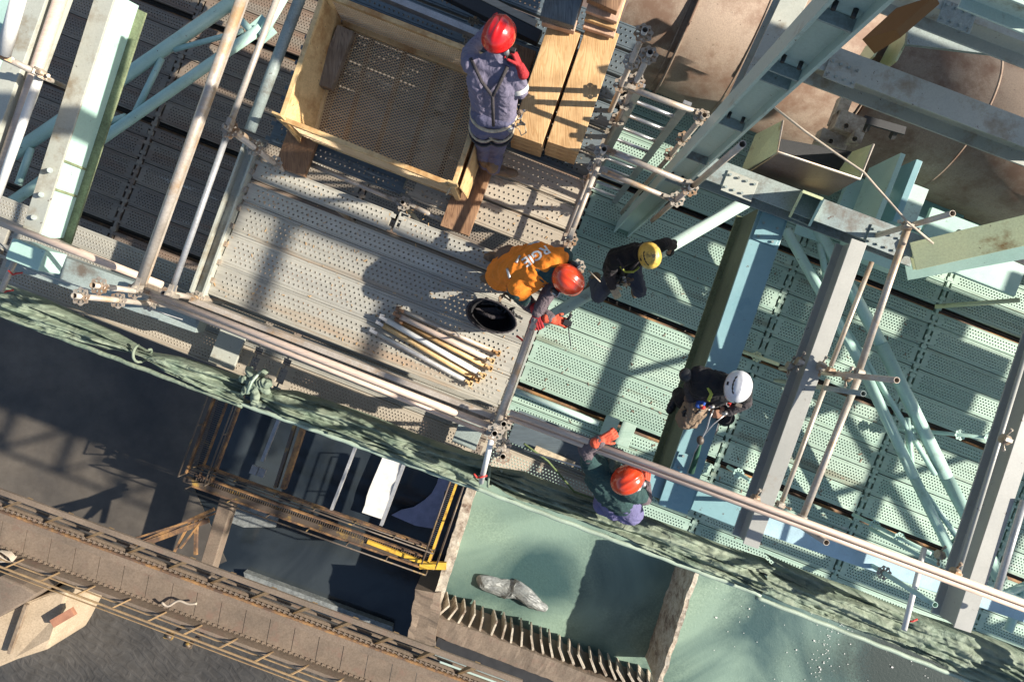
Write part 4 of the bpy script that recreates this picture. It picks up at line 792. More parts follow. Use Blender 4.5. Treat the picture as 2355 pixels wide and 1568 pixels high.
# ---------------------------------------------------------------- wire basket
t = thing('wire_basket', P(870, 220, .1), 'large yellow framed wire mesh basket standing on two boards', 'basket')
n0, n1 = P(648, 274, .6), P(1043, 428, .6); f0 = P(745, -12, .6); f1 = n1 + (f0 - n0)
zb = .13
def fl(p, di, dj):
    return Vector((p.x, p.y, zb)) + di + dj
ea = (n1 - n0).normalized(); eb = (f0 - n0).normalized()
m0, m1, m2, m3 = fl(n0, ea * .14, eb * .02), fl(n1, -ea * .03, eb * .02), fl(f1, -ea * .03, -eb * .02), fl(f0, ea * .05, -eb * .02)
def xmesh(o, ux, uy, nx, ny, r=.0022, wd=.006):
    mb = MB(); 
    def pt(i, j): return o + ux * (i / nx) + uy * (j / ny)
    nrm = ux.cross(uy).normalized()
    for i in range(nx):
        for j in range(ny):
            c = [pt(i, j + .5), pt(i + .5, j), pt(i + 1, j + .5), pt(i + .5, j + 1)]
            for a_, b_ in ((0, 1), (1, 2), (2, 3), (3, 0)):
                p, q = c[a_], c[b_]; d = (q - p).normalized(); sd = d.cross(nrm) * wd / 2; h = nrm * r
                mb.add([p - sd + h, p + sd + h, q + sd + h, q - sd + h, p - sd - h, p + sd - h, q + sd - h, q - sd - h], [(0, 3, 2, 1), (4, 5, 6, 7), (0, 1, 5, 4), (2, 3, 7, 6), (1, 2, 6, 5), (3, 0, 4, 7)])
    return mb
obj('floor_mesh', xmesh(m0, m1 - m0, m3 - m0, 34, 40), M['mesh'], t)
obj('side_mesh', xmesh(n0 - Z * .44 + ea * .05, (n1 - n0) * .97, Z * .42, 42, 11), M['mesh'], t)
obj('side_mesh', xmesh(f0 - Z * .44 + ea * .05, (f1 - f0) * .97, Z * .42, 42, 11), M['mesh'], t)
for i in range(4):
    mb = MB(); p = m0.lerp(m1, .2 + i * .22); q = m3.lerp(m2, .2 + i * .22); mb.bar(p - Z * .03, q - Z * .03, .04, .05); obj('floor_bearer', mb, M['rusty'], t)
for a_, b_, nm in ((n0, n1, 'rim'), (f0, f1, 'rim'), (n1, f1, 'rim'), (n0, f0, 'rim')):
    mb = MB(); mb.bar(a_, b_, .045, .045); obj(nm, mb, M['yellow'], t, .004)
for a_, b_ in ((m0, m1), (m3, m2), (m0, m3), (m1, m2)):
    mb = MB(); mb.bar(a_ - Z * .0, b_, .05, .06); obj('base_rail', mb, M['yellow'], t, .004)
def quadplate(q, m, th=.008):
    nrm = (q[1] - q[0]).cross(q[3] - q[0]).normalized() * th / 2; mb = MB()
    mb.add([x + nrm for x in q] + [x - nrm for x in q], [(0, 1, 2, 3), (7, 6, 5, 4), (0, 4, 5, 1), (1, 5, 6, 2), (2, 6, 7, 3), (3, 7, 4, 0)]); obj('end_panel', mb, M[m], t)
quadplate([n0 + Z * .0, f0, m3, m0], 'yellow'); quadplate([n1, f1, m2, m1], 'yellow')
quadplate([n1 + ea * .06, f1 + ea * .06, m2 + ea * .12, m1 + ea * .12], 'yellow')
for c in (n0, n1, f0, f1):
    mb = MB(); mb.bar(Vector((c.x, c.y, .1)), Vector((c.x, c.y, .66)), .05, .05, up=B); mb.box(Vector((c.x, c.y, .68)) , (.09, .02, .12)); obj('corner_post', mb, M['yellow'], t, .004)
mb = MB(); mb.bar(P(655, 282, .58) , P(690, 325, .05), .05, .02); obj('corner_lug', mb, M['yellow'], t)
mb = MB(); q = P(1042, 425, .62); mb.path([q + Vector((.0, 0, 0)), q + Vector((-.03, -.02, -.05)), q + Vector((-.06, -.05, -.12)), q + Vector((-.08, -.04, -.2))], .01, 6); obj('rag_tie', mb, M['cream'], t)
mb = MB(); mb.bar(P(735, 200, .24), P(788, 66, .24), .085, .09); mb.bar(P(754, 206, .24), P(806, 74, .24), .085, .09); one('timber_block', mb, M['greywood'], 'pair of short grey timbers lying in the wire basket', 'timber', bevel=.006)
mb = MB(); mb.bar(P(668, 396, .04), P(790, 60, .04), .3, .07); one('bearer_board', mb, M['board'], 'brown board under the near corner of the wire basket', 'board', 'brown boards under the basket', bevel=.004)
mb = MB(); mb.bar(P(1045, 532, .04), P(1200, 110, .04), .29, .07); one('bearer_board', mb, M['board'], 'brown board under the standing worker’s boots', 'board', 'brown boards under the basket', bevel=.004)
# ---------------------------------------------------------------- timber packs
def timber(u0, v0, u1, v1, wd, z0, z1, m, label, grp='stacked timber planks', n=1):
    for k in range(n):
        za = z0 + (z1 - z0) * k / n; zb2 = z0 + (z1 - z0) * (k + 1) / n - .004; zc = (za + zb2) / 2
        p = P(u0, v0, z1); q = P(u1, v1, z1); j = (random.uniform(-.006, .006))
        mb = MB(); mb.bar(Vector((p.x + j, p.y, zc)), Vector((q.x + j, q.y, zc)), wd, zb2 - za)
        one('timber_plank', mb, M[m], label[k], 'timber', grp, bevel=.005)
timber(1211, 320, 1300, 62, .3, .06, .5, 'timber', [f'pale sawn plank in the pack beside the standing worker, {x}' for x in ('at the bottom', 'second up', 'second from top', 'topmost')], n=4)
timber(1293, 338, 1386, 66, .3, .06, .5, 'timber', [f'pale sawn plank in the pack nearer the ladder, {x}' for x in ('at the bottom', 'second up', 'second from top', 'topmost')], n=4)
timber(1284, 62, 1318, -60, .3, .52, .6, 'endgrain', ['pinkish cut board ends lying across the pack beside the worker'], n=1)
timber(1280, 48, 1312, -60, .31, .61, .7, 'darkwood', ['dark slate weathered plank on top of the pack beside the worker'], n=1)
for k in range(3):
    timber(1376 + 3 * k, 74 - 18 * k, 1425, -80, .29, .52 + .06 * k, .575 + .06 * k, 'endgrain' if k != 1 else 'timber', [f'pinkish plank end stepping back on the pack nearer the ladder, {("lowest", "middle", "highest")[k]} step'], n=1)
timber(1385, 12, 1430, -90, .28, .72, .8, 'board', ['dark brown plank lying at the top edge beside the tallest standard'], n=1)
# rails above the basket
for k, (a, b_, m, wd) in enumerate((((850, -20), (1100, 82), 'galvg', .06), ((1070, -20), (1232, 62), 'deck2', .07), ((760, 10), (1100, 135), 'board', .05), ((980, -40), (1240, 90), 'vdark', .12))):
    mb = MB(); mb.bar(P(*a, .25), P(*b_, .25), wd, .1); one('guard_rail', mb, M[m], ('grey tube rail', 'pale cream rail', 'brown rail along the basket rim', 'black shaded rail')[k] + ' above the wire basket at the top', 'rail')
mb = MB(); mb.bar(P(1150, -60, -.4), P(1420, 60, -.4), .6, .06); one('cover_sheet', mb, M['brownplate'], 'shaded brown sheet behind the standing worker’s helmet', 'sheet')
# deck gap fittings near the basket
L(700, 372, -.05, 905, 460, -.05, 'pale ledger lying in the deck gap below the basket', fit=3)
L(945, 472, -.05, 1012, 505, -.05, 'short ledger stub between the deck post and the brown board', fit=3)
t = thing('gap_spacer', P(920, 515, 0), 'small rung-like steel spacer between the two narrow planks', 'spacer')
a, b_ = P(932, 492, -.01), P(914, 536, -.01)
for o in (-.045, .045): mb = MB(); mb.bar(a + A * o, b_ + A * o, .012, .03); obj('side_bar', mb, M['deck'], t)
for i in range(5): mb = MB(); mb.bar(a.lerp(b_, i / 4) - A * .045, a.lerp(b_, i / 4) + A * .045, .012, .02); obj('rung', mb, M['deck'], t)
# ---------------------------------------------------------------- bundle of tubes on the deck
nm = ('orange-brown short tube farthest from the toe board', 'grey-brown tube, second in the bundle', 'sand coloured tube in the middle of the bundle', 'white painted tube in the bundle', 'yellow tube nearest the white one, toe board side', 'thin grey tube nearest the toe board')
for k, (a, b_, m, r) in enumerate((((926, 716), (1136, 808), 'yellow', .024), ((920, 728), (1122, 825), 'pink', .026), ((924, 742), (1118, 842), 'yellow', .024), ((888, 736), (1102, 858), 'white', .026), ((880, 748), (1090, 868), 'yellow', .026), ((866, 766), (1072, 876), 'galvg', .024))):
    if k == 0: m = 'galv'
    z = .035 + (.045 if k in (3, 1) else 0)
    t = thing('loose_tube', P(*a, z), nm[k] + ' of tubes lying on the deck', 'tube', 'bundle of loose tubes')
    mb = MB(); mb.cyl(P(*a, z), P(*b_, z), r, n=16, hollow=True); obj('tube', mb, M[m], t)
    d = (P(*b_, z) - P(*a, z)).normalized(); e = P(*b_, z); mb = MB(); mb.bar(e - d * .01, e + d * .06, .03, .07); mb.bar(e + d * .03 - Z * .03, e + d * .03 + Z * .08, .012, .03, up=d); mb.box(e + d * .05 + Z * .02, (.03, .06, .03)); obj('wedge_head', mb, M['yellow'], t)
    e = P(*a, z); mb = MB(); mb.bar(e - d * .07, e + d * .01, .03, .06); mb.bar(e - d * .07 + B * .02, e - d * .03 + B * .03, .01, .07); obj('wedge_head', mb, M['board' if k < 3 else 'galvg'], t)
# ---------------------------------------------------------------- open tool bag
t = thing('tool_bag', P(1130, 730, 0), 'open black tool bag with grey rim standing on the deck', 'bag')
c = P(1130, 728, .3); ex = (P(1190, 752, .3) - P(1072, 705, .3)).normalized(); ey = Vector((-ex.y, ex.x, 0))
def oval(c, a_, b_, k=28): return [c + ex * (a_ * math.cos(2 * math.pi * i / k)) + ey * (b_ * math.sin(2 * math.pi * i / k) * (1 - .12 * math.cos(2 * math.pi * i / k))) for i in range(k)]
rings = [oval(c - Z * .28, .19, .13), oval(c - Z * .12, .225, .15), oval(c, .245, .145), oval(c - Z * .004, .232, .132), oval(c - Z * .12, .2, .12), oval(c - Z * .26, .17, .1)]
mb = MB(); vs = [x + mnoise.noise_vector(x * 9) * .012 for r_ in rings for x in r_]; k = 28
mb.add(vs, [(j * k + i, j * k + (i + 1) % k, (j + 1) * k + (i + 1) % k, (j + 1) * k + i) for j in range(5) for i in range(k)] + [tuple(range(k - 1, -1, -1)), tuple(5 * k + i for i in range(k))], True); obj('bag_body', mb, M['black'], t)
mb = MB(); o = oval(c + Z * .004, .24, .14); mb.path(o + [o[0]], .008, 8); obj('rim', mb, M['charcoal'], t)
mb = MB(); q = c - Z * .15; mb.add([q + ex * -.18 + ey * .02, q + ex * .0 + ey * .1, q + ex * .1 + ey * .06, q + ex * -.05 - ey * .02 + Z * .03], [(0, 3, 2, 1)]); mb.path([q + ex * -.15, q + Z * .04, q + ex * .12 + ey * .05], .02, 6); obj('inner_pocket', mb, M['charcoal'], t)
for k in range(5): mb = MB(); p = P(1100 + 16 * k, 684 + 7 * k, .2); mb.path([p + mnoise.noise_vector(p * 9 + Vector((i * 1.7, k, 0))) * .09 + Vector((i * .02, -.01 * i, 0)) for i in range(7)], .012, 6); obj('strap', mb, M['rubber'], t)
mb = MB(); p = P(1195, 775, .3); mb.path([P(1188, 772, .45), P(1198, 780, .5), P(1208, 790, .75), P(1214, 786, .95)], .01, 6); one('tie', mb, M['redp'], 'red plastic tie knotted on the thick pale handrail', 'tie')
for (u, v, z, lab) in ((30, 632, .2, 'red plastic tie on the pale tube at the far left'), (10, 672, .0, 'red plastic tie on the net at the far left'), (1097, 1098, .3, 'small red tie at the foot of the white tube over the net'), (2085, 1428, .5, 'orange red tie at the end of the right white tube')):
    mb = MB(); p = P(u, v, z); mb.path([p, p + Vector((.04, .01, .02)), p + Vector((.09, .02, 0))], .009, 6); mb.path([p, p + Vector((-.03, .04, .02))], .009, 6); one('tie', mb, M['redp'], lab, 'tie')
mb = MB(); mb.box(P(528, 790, -.6), (.28, .5, .04)); one('cover_plate', mb, M['steel_l'], 'pale grey plate bridging the walkway by the knotted net', 'plate', bevel=.004)
mb = MB(); mb.box(P(1079, 990, -.55), (.26, .34, .04)); one('cover_plate', mb, M['steel'], 'dark blue grey plate beside the deck corner posts', 'plate', bevel=.004)
mb = MB(); mb.bar(P(1180, 978, -.7), P(1420, 1070, -.7), .35, .04); one('cover_plate', mb, M['blue_deck'], 'dark plate under the peach handrails left of the worker in green', 'plate')
mb = MB(); mb.bar(P(1230, 1030, -.62), P(1320, 1068, -.62), .06, .03); one('tube_offcut', mb, M['cream'], 'pale short bar lying on the dark plate', 'bar')

# ---------------------------------------------------------------- rolled debris net
def net(u0, v0, u1, v1, z, wd, seed, label, nseg=260, knot=()):
    t = thing('debris_net', P((u0 + u1) / 2, (v0 + v1) / 2, z), label, 'net', 'rolled green debris nets')
    p0, p1 = P(u0, v0, z), P(u1, v1, z); ax = (p1 - p0).normalized(); sd = Vector((-ax.y, ax.x, 0)); sd = sd if sd.y > 0 else -sd; L_ = (p1 - p0).length; K = 34; vs = []
    for i in range(nseg + 1):
        f = i / nseg; p = p0.lerp(p1, f); x = f * L_
        pinch = 1.0
        for kn in knot: pinch = min(pinch, .35 + min(1, abs(f - kn) * L_ / .35) * .65)
        w_ = wd * (.85 + .4 * mnoise.noise(Vector((x * .8, seed, 0)))) * pinch
        for j in range(K + 1):
            g = j / K; y = (g - .5) * w_
            q = Vector((x * 1.3, g * 1.2 + x * .5, seed))
            fold = mnoise.noise(Vector((x * .55 + g * .7, g * 3.4 - x * .5, seed))) ; f2 = mnoise.noise(Vector((x * 1.7 - g * 1.2, g * 8.5 + x * 1.1, seed + 4))); f3 = mnoise.noise(Vector((x * 9, g * 10 - x * 4, seed + 9)))
            ridge = 1 - abs(fold) * 2.2; r2 = 1 - abs(f2) * 2
            h = .1 * max(-1.2, ridge) + .055 * max(-.8, r2) + .006 * (1 - abs(f3) * 2.4) * 2 + .07 * math.sin(math.pi * g) * pinch - .06
            vo = mnoise.voronoi(Vector((x * 3.2 + g * 1.2, g * 3.4 - x * .8, seed)))[0]; h += .07 * min(.5, vo[1] - vo[0]) * pinch
            if j == 0: h = -.25
            if j == K: h = -.2
            vs.append(p + sd * (y + .03 * fold) + Z * h + ax * (.05 * f2))
    mb = MB(); mb.add(vs, [(i * (K + 1) + j, (i + 1) * (K + 1) + j, (i + 1) * (K + 1) + j + 1, i * (K + 1) + j + 1) for i in range(nseg) for j in range(K)], True)
    obj('cloth', mb, M['tarp'], t)
    mb = MB(); lo = -wd * .5; pts = [p0.lerp(p1, i / 60) + sd * (lo + .003 * math.sin(i)) + Z * (.02 + .01 * mnoise.noise(Vector((i * .3, seed, 1)))) for i in range(61)]
    mb.path(pts, .024, 10); obj('edge_tube', mb, M['tarp'] if seed < 2 else M['netedge'], t)
    for kn in knot:
        c = p0.lerp(p1, kn); mb = MB(); mb.path([c + sd * (wd * .3 * math.cos(a_)) + Z * (.1 * math.sin(a_) + .05) + ax * .02 * a_ for a_ in [x * .5 for x in range(14)]], .014, 6); obj('tie_cord', mb, M['tarp'], t)
M['netedge'] = pm('pale green tube cover', (.38, .47, .37), rough=.6, dirt=.15)
net(-60, 668, 570, 905, -.35, .27, 1.3, 'rolled green debris net at the far left end', 300, (.6,))
net(560, 893, 1112, 1092, -.35, .3, 2.7, 'rolled green debris net between the knot and the white tube', 260, (.05,))
net(1105, 1085, 1760, 1330, -.3, .33, 6.1, 'rolled green debris net below the worker in green', 300, (.02,))
net(1755, 1322, 2460, 1598, -.3, .46, 8.2, 'rolled green debris net at the lower right corner', 320, ())
# ---------------------------------------------------------------- unseen structure added beyond the frame to cast shade
def outside(name, mb, m, lab, cat): one(name, mb, M[m], lab, cat)

# overhead platform and trusses added just past the frame to shade the decks
t = thing('overhead_shade_platform', ST(3.5, 5.2, 5.0), 'unseen steel platform added high overhead to shade the upper left', 'platform')
mb = MB(); mb.box(ST(2.75, 5.35, 5.0), (5.9, 3.1, .06)); obj('plate', mb, M['steel'], t)  # plate of the added shade platform
for k in range(4): mb = MB(); mb.ibeam(ST(.6 + 1.6 * k, 3.7, 4.86), ST(.6 + 1.6 * k, 6.8, 4.86), .2, .12); obj('shade_bearer', mb, M['steel'], t)
t = thing('overhead_shade_girder', ST(5, 2.9, 5), 'unseen long girder with cross bars added overhead to throw bar shadows on the upper deck', 'girder')  # added out of view, its shadow forms the dark bars across the planks
mb = MB(); mb.bar(ST(3.5, 2.98, 5.0), ST(6.35, 2.98, 5.0), .3, .12); obj('girder', mb, M['steel'], t)  # main bar of the added shade girder
for s_, l_ in ((4.75, 1.25), (5.95, 1.5), (4.2, .5)): mb = MB(); mb.bar(ST(s_, 2.85, 4.95), ST(s_, 2.95 - l_, 4.95), .11, .08); obj('cross_bar', mb, M['steel'], t)
t = thing('side_shade_platform', ST(6.5, 1.8, .6), 'unseen platform of close planks added past the right edge to shade the green deck', 'platform')  # added out of view to keep sun off the green deck
rp_ = random.Random(4)
for k in range(7):
    s0 = 5.15 + rp_.uniform(0, .5)
    while s0 < 14.5:
        ln = rp_.choice((1.57, 2.07, 3.07)); mb = MB(); mb.box(ST(s0 + ln / 2, 2.75 + .31 * k, .6), (ln, .29, .05)); obj('plank', mb, M['deck'], t); s0 += ln + rp_.choice((.03, .4, .7, 1.1))  # planks of the added shade platform
t = thing('side_shade_truss', ST(8, 1, .3), 'unseen flat green lattice added past the right edge to cast criss-cross shadows', 'truss')  # added out of view, its bars break the sun into a lattice
for k in range(5):
    s_ = 6.3 + k * 2.0; mb = MB(); mb.bar(ST(s_, -1.3, .3), ST(s_, 4.2, .3), .17, .14); obj('chord', mb, M['green'], t)
    for j in range(3):
        a, b_ = ST(s_, -1.3 + j * 1.5, .3), ST(s_ + 2.0, .2 + j * 1.5, .3)
        mb = MB(); mb.cyl(a, b_, .075 if (k + j) % 2 else .05); obj('diagonal', mb, M['green'], t)
        if (k + j) % 3 != 1: mb = MB(); mb.cyl(ST(s_, .2 + j * 1.5, .22), ST(s_ + 2.0, -1.3 + j * 1.5, .22), .055); obj('diagonal', mb, M['green'], t)
for t_ in (-1.3, .35): mb = MB(); mb.cyl(ST(6.3, t_, .3), ST(14.3, t_, .3), .07); obj('long_tube', mb, M['green'], t)
mb = MB(); rc_ = random.Random(12)
for i in range(260):
    p = ST(rc_.uniform(-2.9, .1), rc_.uniform(-.62, 1.5), .006); a_ = rc_.uniform(0, 3.14); d = Vector((math.cos(a_), math.sin(a_), 0)); mb.box(p, (rc_.uniform(.006, .035), rc_.uniform(.003, .008), .004), d, Z.cross(d))
one('wood_chips', mb, M['timber'], None, None, kind='stuff')
mb = MB()
for i in range(240):
    p = ST(rc_.uniform(.3, 5.4), rc_.uniform(-1.7, 2.4), -2.994); a_ = rc_.uniform(0, 3.14); d = Vector((math.cos(a_), math.sin(a_), 0)); mb.box(p, (rc_.uniform(.01, .06), rc_.uniform(.006, .02), .004), d, Z.cross(d))
one('grit', mb, M['greywood'], None, None, kind='stuff')

def rtube(u0, v0, z0, u1, v1, z1, fr, label, mat='green', r=.026):
    t = L(u0, v0, z0, u1, v1, z1, label, mat=mat, r=r)
    for f in fr: mb = MB(); p = P(u0, v0, z0).lerp(P(u1, v1, z1), f); mb.rosette(p, .07, TH); obj('rosette', mb, M[mat], t)
rtube(2066, 985, -2.75, 2330, 1012, -2.2, (.1, .55, .8), 'pale green tube with three flower rings crossing behind the right wide beam')
rtube(1672, 1072, -2.85, 1748, 1118, -2.5, (.35, .8), 'short green tube with two rings between the blue beam and the grey beam')
rtube(1960, 1182, -2.8, 2140, 1272, -2.0, (.3, .62), 'green tube with two rings below the mint diagonals')
rtube(1180, 896, -2.93, 1376, 974, -2.93, (), 'pale teal tube lying on the lower deck beside the handrail foot', 'column', .04)
rtube(1790, 838, -2.9, 1690, 802, -2.9, (.5,), 'faded olive tube stub just left of the tall grey beam', 'green_pale')
for k, (a, b_, z, wd, m) in enumerate((((1000, 1478), (1700, 1735), -13.4, .5, 'vdark'), ((1000, 1500), (1700, 1757), -13.9, .25, 'steel'), ((1010, 1520), (1260, 1612), -14.2, .3, 'column'), ((1010, 1548), (1300, 1650), -14, .35, 'girder'))):
    mb = MB(); mb.bar(P(*a, z), P(*b_, z), wd, .25); one('channel_beam', mb, M[m], ('dark', 'grey', 'pale teal', 'brown')[k] + ' long channel at the bottom edge below the ribbed grate', 'beam', bevel=.02)
mb = MB(); mb.cyl(P(1468, 190, zp + .9), P(1660, 215, zp + .9), .02, n=6); one('pipe_seam', mb, M['rusty'], 'thin dark seam running along the big brown pipe', 'seam') if 0 else None
mb = MB()
for (u, v) in ((1528, 1182), ): mb.add([P(1470, 1100, -.2), P(1480, 1096, -.2), P(1545, 1190, -1.2), P(1528, 1182, -1.2)], [(0, 1, 2, 3), (3, 2, 1, 0)])
t = thing('hatch_pair', P(1405, 985, -2.8), 'pair of pale perforated hatch plates beside the glove of the worker in green', 'plate')
for u in (1400, 1438): mb = MB(); mb.box(P(u, 985 + (u - 1400) * .35, -2.9), (.2, .34, .03)); obj('hatch_plate', mb, M['deckg'], t, .004)

for k, ang in enumerate((100, 52)):
    mb = MB(); off2 = (off * math.cos(R(ang)) + Z * math.sin(R(ang))) * (rp + .004); mb.cyl(pa + off2, on(1560) + off2, .014, n=6); mb.cyl(on(1950) + off2, pb + off2, .014, n=6); one('weld_seam', mb, M['pipe'], ('weld seam along the crown', 'weld seam low on the flank')[k] + ' of the big brown pipe', 'weld')

t = thing('hanging_shade_plate', (7.9, 2.4, 3.0), 'unseen steel plate added high past the right edge to shade the upper right beams', 'platform')  # added out of view as a sun blocker for the beams
mb = MB(); mb.box((7.95, 2.35, 3.0), (2.3, 1.15, .06)); obj('floor_plate', mb, M['steel'], t)  # added sun blocker, not a floor
for k in (-1, 0, 1): mb = MB(); mb.bar(Vector((7.95, 2.35, 2.93)) + B * (k * .5) - A * 1.2, Vector((7.95, 2.35, 2.93)) + B * (k * .5) + A * 1.2, .1, .1); obj('joist', mb, M['steel'], t)
# ---------------------------------------------------------------- people
def V(*a): return Vector(a)
def caps(mb, p0, p1, r0, r1, n=16):
    p0, p1 = Vector(p0), Vector(p1); ax = (p1 - p0); L_ = ax.length or 1e-4; ax = ax / L_ if L_ > 1e-4 else Z.copy(); x = ax.orthogonal().normalized(); y = ax.cross(x); vs = []; rows = []
    for j in range(5): a = R(-90 + 90 * j / 5 + (1 if j == 0 else 0)); rows.append((p0 + ax * r0 * math.sin(a), r0 * math.cos(a)))
    for j in range(6): a = R(90 * j / 5 - (1 if j == 5 else 0)); rows.append((p1 + ax * r1 * math.sin(a), r1 * math.cos(a)))
    for c, r in rows: vs += [c + x * (r * math.cos(2 * math.pi * i / n)) + y * (r * math.sin(2 * math.pi * i / n)) for i in range(n)]
    m = len(rows); mb.add(vs, [(j * n + i, j * n + (i + 1) % n, (j + 1) * n + (i + 1) % n, (j + 1) * n + i) for j in range(m - 1) for i in range(n)] + [tuple(range(n - 1, -1, -1)), tuple((m - 1) * n + i for i in range(n))])
def remesh(name, mb, mat, parent, voxel=.01, smooth=6, wr=0.0, wsc=9, dirs=None, label=None, disp=None):
    tmp = bpy.data.objects.new('tmp', mb.mesh('tmp', mat)); col.objects.link(tmp)
    m = tmp.modifiers.new('r', 'REMESH'); m.mode = 'VOXEL'; m.voxel_size = voxel; m.use_smooth_shade = True
    s = tmp.modifiers.new('s', 'SMOOTH'); s.iterations = smooth; s.factor = .5
    bpy.context.view_layer.update(); dg = bpy.context.evaluated_depsgraph_get(); me = bpy.data.meshes.new_from_object(tmp.evaluated_get(dg)); bpy.data.objects.remove(tmp)
    if wr:
        for v, nr in zip(me.vertices, [x.vector.copy() for x in me.vertex_normals]):
            q = v.co * wsc; f = mnoise.noise(Vector((q.x, q.y, q.z)) + mnoise.noise_vector(q * .5) * 1.6); v.co += nr * ((1 - abs(f) * 2.4) * wr)
    c = ORG[parent.name] if parent else V(0, 0, 0)
    mid = Vector((0, 0, 0)); n = len(me.vertices)
    for v in me.vertices: mid += v.co
    mid /= max(1, n)
    for v in me.vertices: v.co -= mid
    me.name = name; me.materials.clear(); me.materials.append(mat)
    me.polygons.foreach_set('use_smooth', [True] * len(me.polygons))
    o = bpy.data.objects.new(name, me); col.objects.link(o); o.parent = parent; o.location = mid - c; ORG[o.name] = mid
    if label: o['label'] = label
    return o
def hand(mb, wr, d, nrm, curl=.6, k=1.0, side=1):
    """palm, four bent fingers of different length, thumb from the side of the palm; d = wrist to knuckles, nrm = the way the palm faces"""
    d = d.normalized(); nrm = (nrm - d * nrm.dot(d)).normalized(); s = d.cross(nrm).normalized() * side
    for o in (-.028, -.009, .01, .03): caps(mb, wr + s * o * .7 * k, wr + d * (.088 * k) + s * o * k, .015 * k, .0125 * k, 10)
    for o, ln in ((-.031, .072), (-.0105, .082), (.0105, .078), (.031, .06)):
        p = wr + d * (.09 * k) + s * o * k; dd = d.copy(); r = .0092 * k
        for q, seg in enumerate((.42, .32, .26)):
            ang = curl * (.6, .95, .7)[q]; rot = Matrix.Rotation(ang, 3, d.cross(nrm)); dd = rot @ dd
            e = p + dd * (ln * seg * 1.15 * k); caps(mb, p, e, r, r * .93, 8); p = e; r *= .93
    p = wr + d * (.02 * k) - s * .028 * k; td = (d * .75 - s * .75 + nrm * .35).normalized(); e = p + td * .045 * k; caps(mb, p, e, .013 * k, .011 * k, 8)
    td2 = (td + d * .5 + nrm * curl * .5).normalized(); caps(mb, e, e + td2 * .03 * k, .011 * k, .0095 * k, 8)
    return wr
def frame_of(up, fw):
    up = up.normalized(); fw = (fw - up * fw.dot(up)).normalized(); return fw, up.cross(fw), up
def head_parts(mb, c, up, fw):
    fw, lf, up = frame_of(up, fw)
    mb.ell(c, (.098, .076, .115), (fw, lf, up), 20, 14); mb.ell(c - up * .055 + fw * .03, (.06, .055, .065), (fw, lf, up), 16, 10)
    caps(mb, c + fw * .09 + up * .0, c + fw * .108 - up * .035, .009, .016, 10)                                     # nose
    caps(mb, c + fw * .085 - up * .062 - lf * .02, c + fw * .085 - up * .062 + lf * .02, .011, .011, 8)           # lips
    for s_ in (-1, 1):
        mb.ell(c + lf * s_ * .078 - fw * .005 - up * .01, (.02, .009, .032), (fw, lf, up), 10, 8)                # ears
        caps(mb, c + fw * .082 + lf * s_ * .03 + up * .022, c + fw * .078 + lf * s_ * .045 + up * .02, .012, .01, 8)
def helmet(par, c, up, fw, m, style='brim', k=1.0):
    fw, lf, up = frame_of(up, fw); ax = (fw, lf, up); mb = MB()
    a, b_, h = (.142 * k, .118 * k, .125 * k); n, mm = 40, 14; vs = []
    for j in range(mm + 1):
        e = R(90 * j / mm)
        for i in range(n):
            t_ = 2 * math.pi * i / n; se = math.cos(e) ** .88; rid = 1 + (.018 * max(0, math.cos(2 * t_)) ** 8 if style == 'brim' else -.03 * max(0, math.cos(t_ * 2 + math.pi)) ** 10 * (j > 2))
            ridge = .009 * (math.exp(-((math.sin(t_) * se) / .1) ** 2) + .8 * math.exp(-((abs(math.sin(t_)) * se - .42) / .07) ** 2)) if style == 'brim' else .01 * math.exp(-((abs(math.sin(t_)) * se - .35) / .07) ** 2)
            vs.append(c + fw * (a * se * math.cos(t_) * rid) + lf * (b_ * se * math.sin(t_) * rid) + up * (h * math.sin(e) + ridge * math.sin(e)))
    rim = []
    for q, (dr, dz) in enumerate(((1.0, -.012), (1.0, -.028))):
        for i in range(n):
            t_ = 2 * math.pi * i / n; br = 1 + (.17 * max(0, math.cos(t_)) ** 3 * (1 if style == 'brim' else .15)) * 1.0 + .035 * (1 if style == 'brim' else 0)
            rim.append(c + fw * (a * br * math.cos(t_)) + lf * (b_ * br * math.sin(t_)) + up * (dz - .012 * max(0, math.cos(t_)) * q))
    inner = [c + (v - c) * .93 - up * .004 for v in vs[:n]]
    allv = vs + rim + inner; o = (mm + 1) * n
    fs = [(j * n + i, j * n + (i + 1) % n, (j + 1) * n + (i + 1) % n, (j + 1) * n + i) for j in range(mm) for i in range(n)]
    fs += [(o + i, o + (i + 1) % n, (i + 1) % n, i) for i in range(n)] + [(o + n + i, o + n + (i + 1) % n, o + (i + 1) % n, o + i) for i in range(n)] + [(o + 2 * n + i, o + 2 * n + (i + 1) % n, o + n + (i + 1) % n, o + n + i) for i in range(n)]
    mb.add(allv, fs, True); hel = obj('helmet', mb, M[m], par)
    if style != 'brim':
        mb = MB()
        for s_ in (-1, 1):
            for q in range(5):
                t_ = R(55 + 17 * q) * s_; e = R(34); p = c + fw * (a * math.cos(e) * math.cos(t_)) + lf * (b_ * math.cos(e) * math.sin(t_)) + up * (h * math.sin(e) + .0)
                nr = (p - c).normalized(); tt = nr.cross(up).normalized(); mb.ell(p + nr * .001, (.02, .009, .003), (tt, nr.cross(tt), nr), 10, 6)
        obj('vent_slots', mb, M['vdark'], hel)
        mb = MB(); mb.ell(c + fw * a * .95 + up * .02, (.012, .02, .012), ax, 10, 6)
        for s_ in (-1, 1): mb.box(c + lf * s_ * b_ * .98 + up * .02, (.03, .012, .02), fw, lf, up)
        obj('lamp_clip', mb, M['rubber'], hel)
    return hel
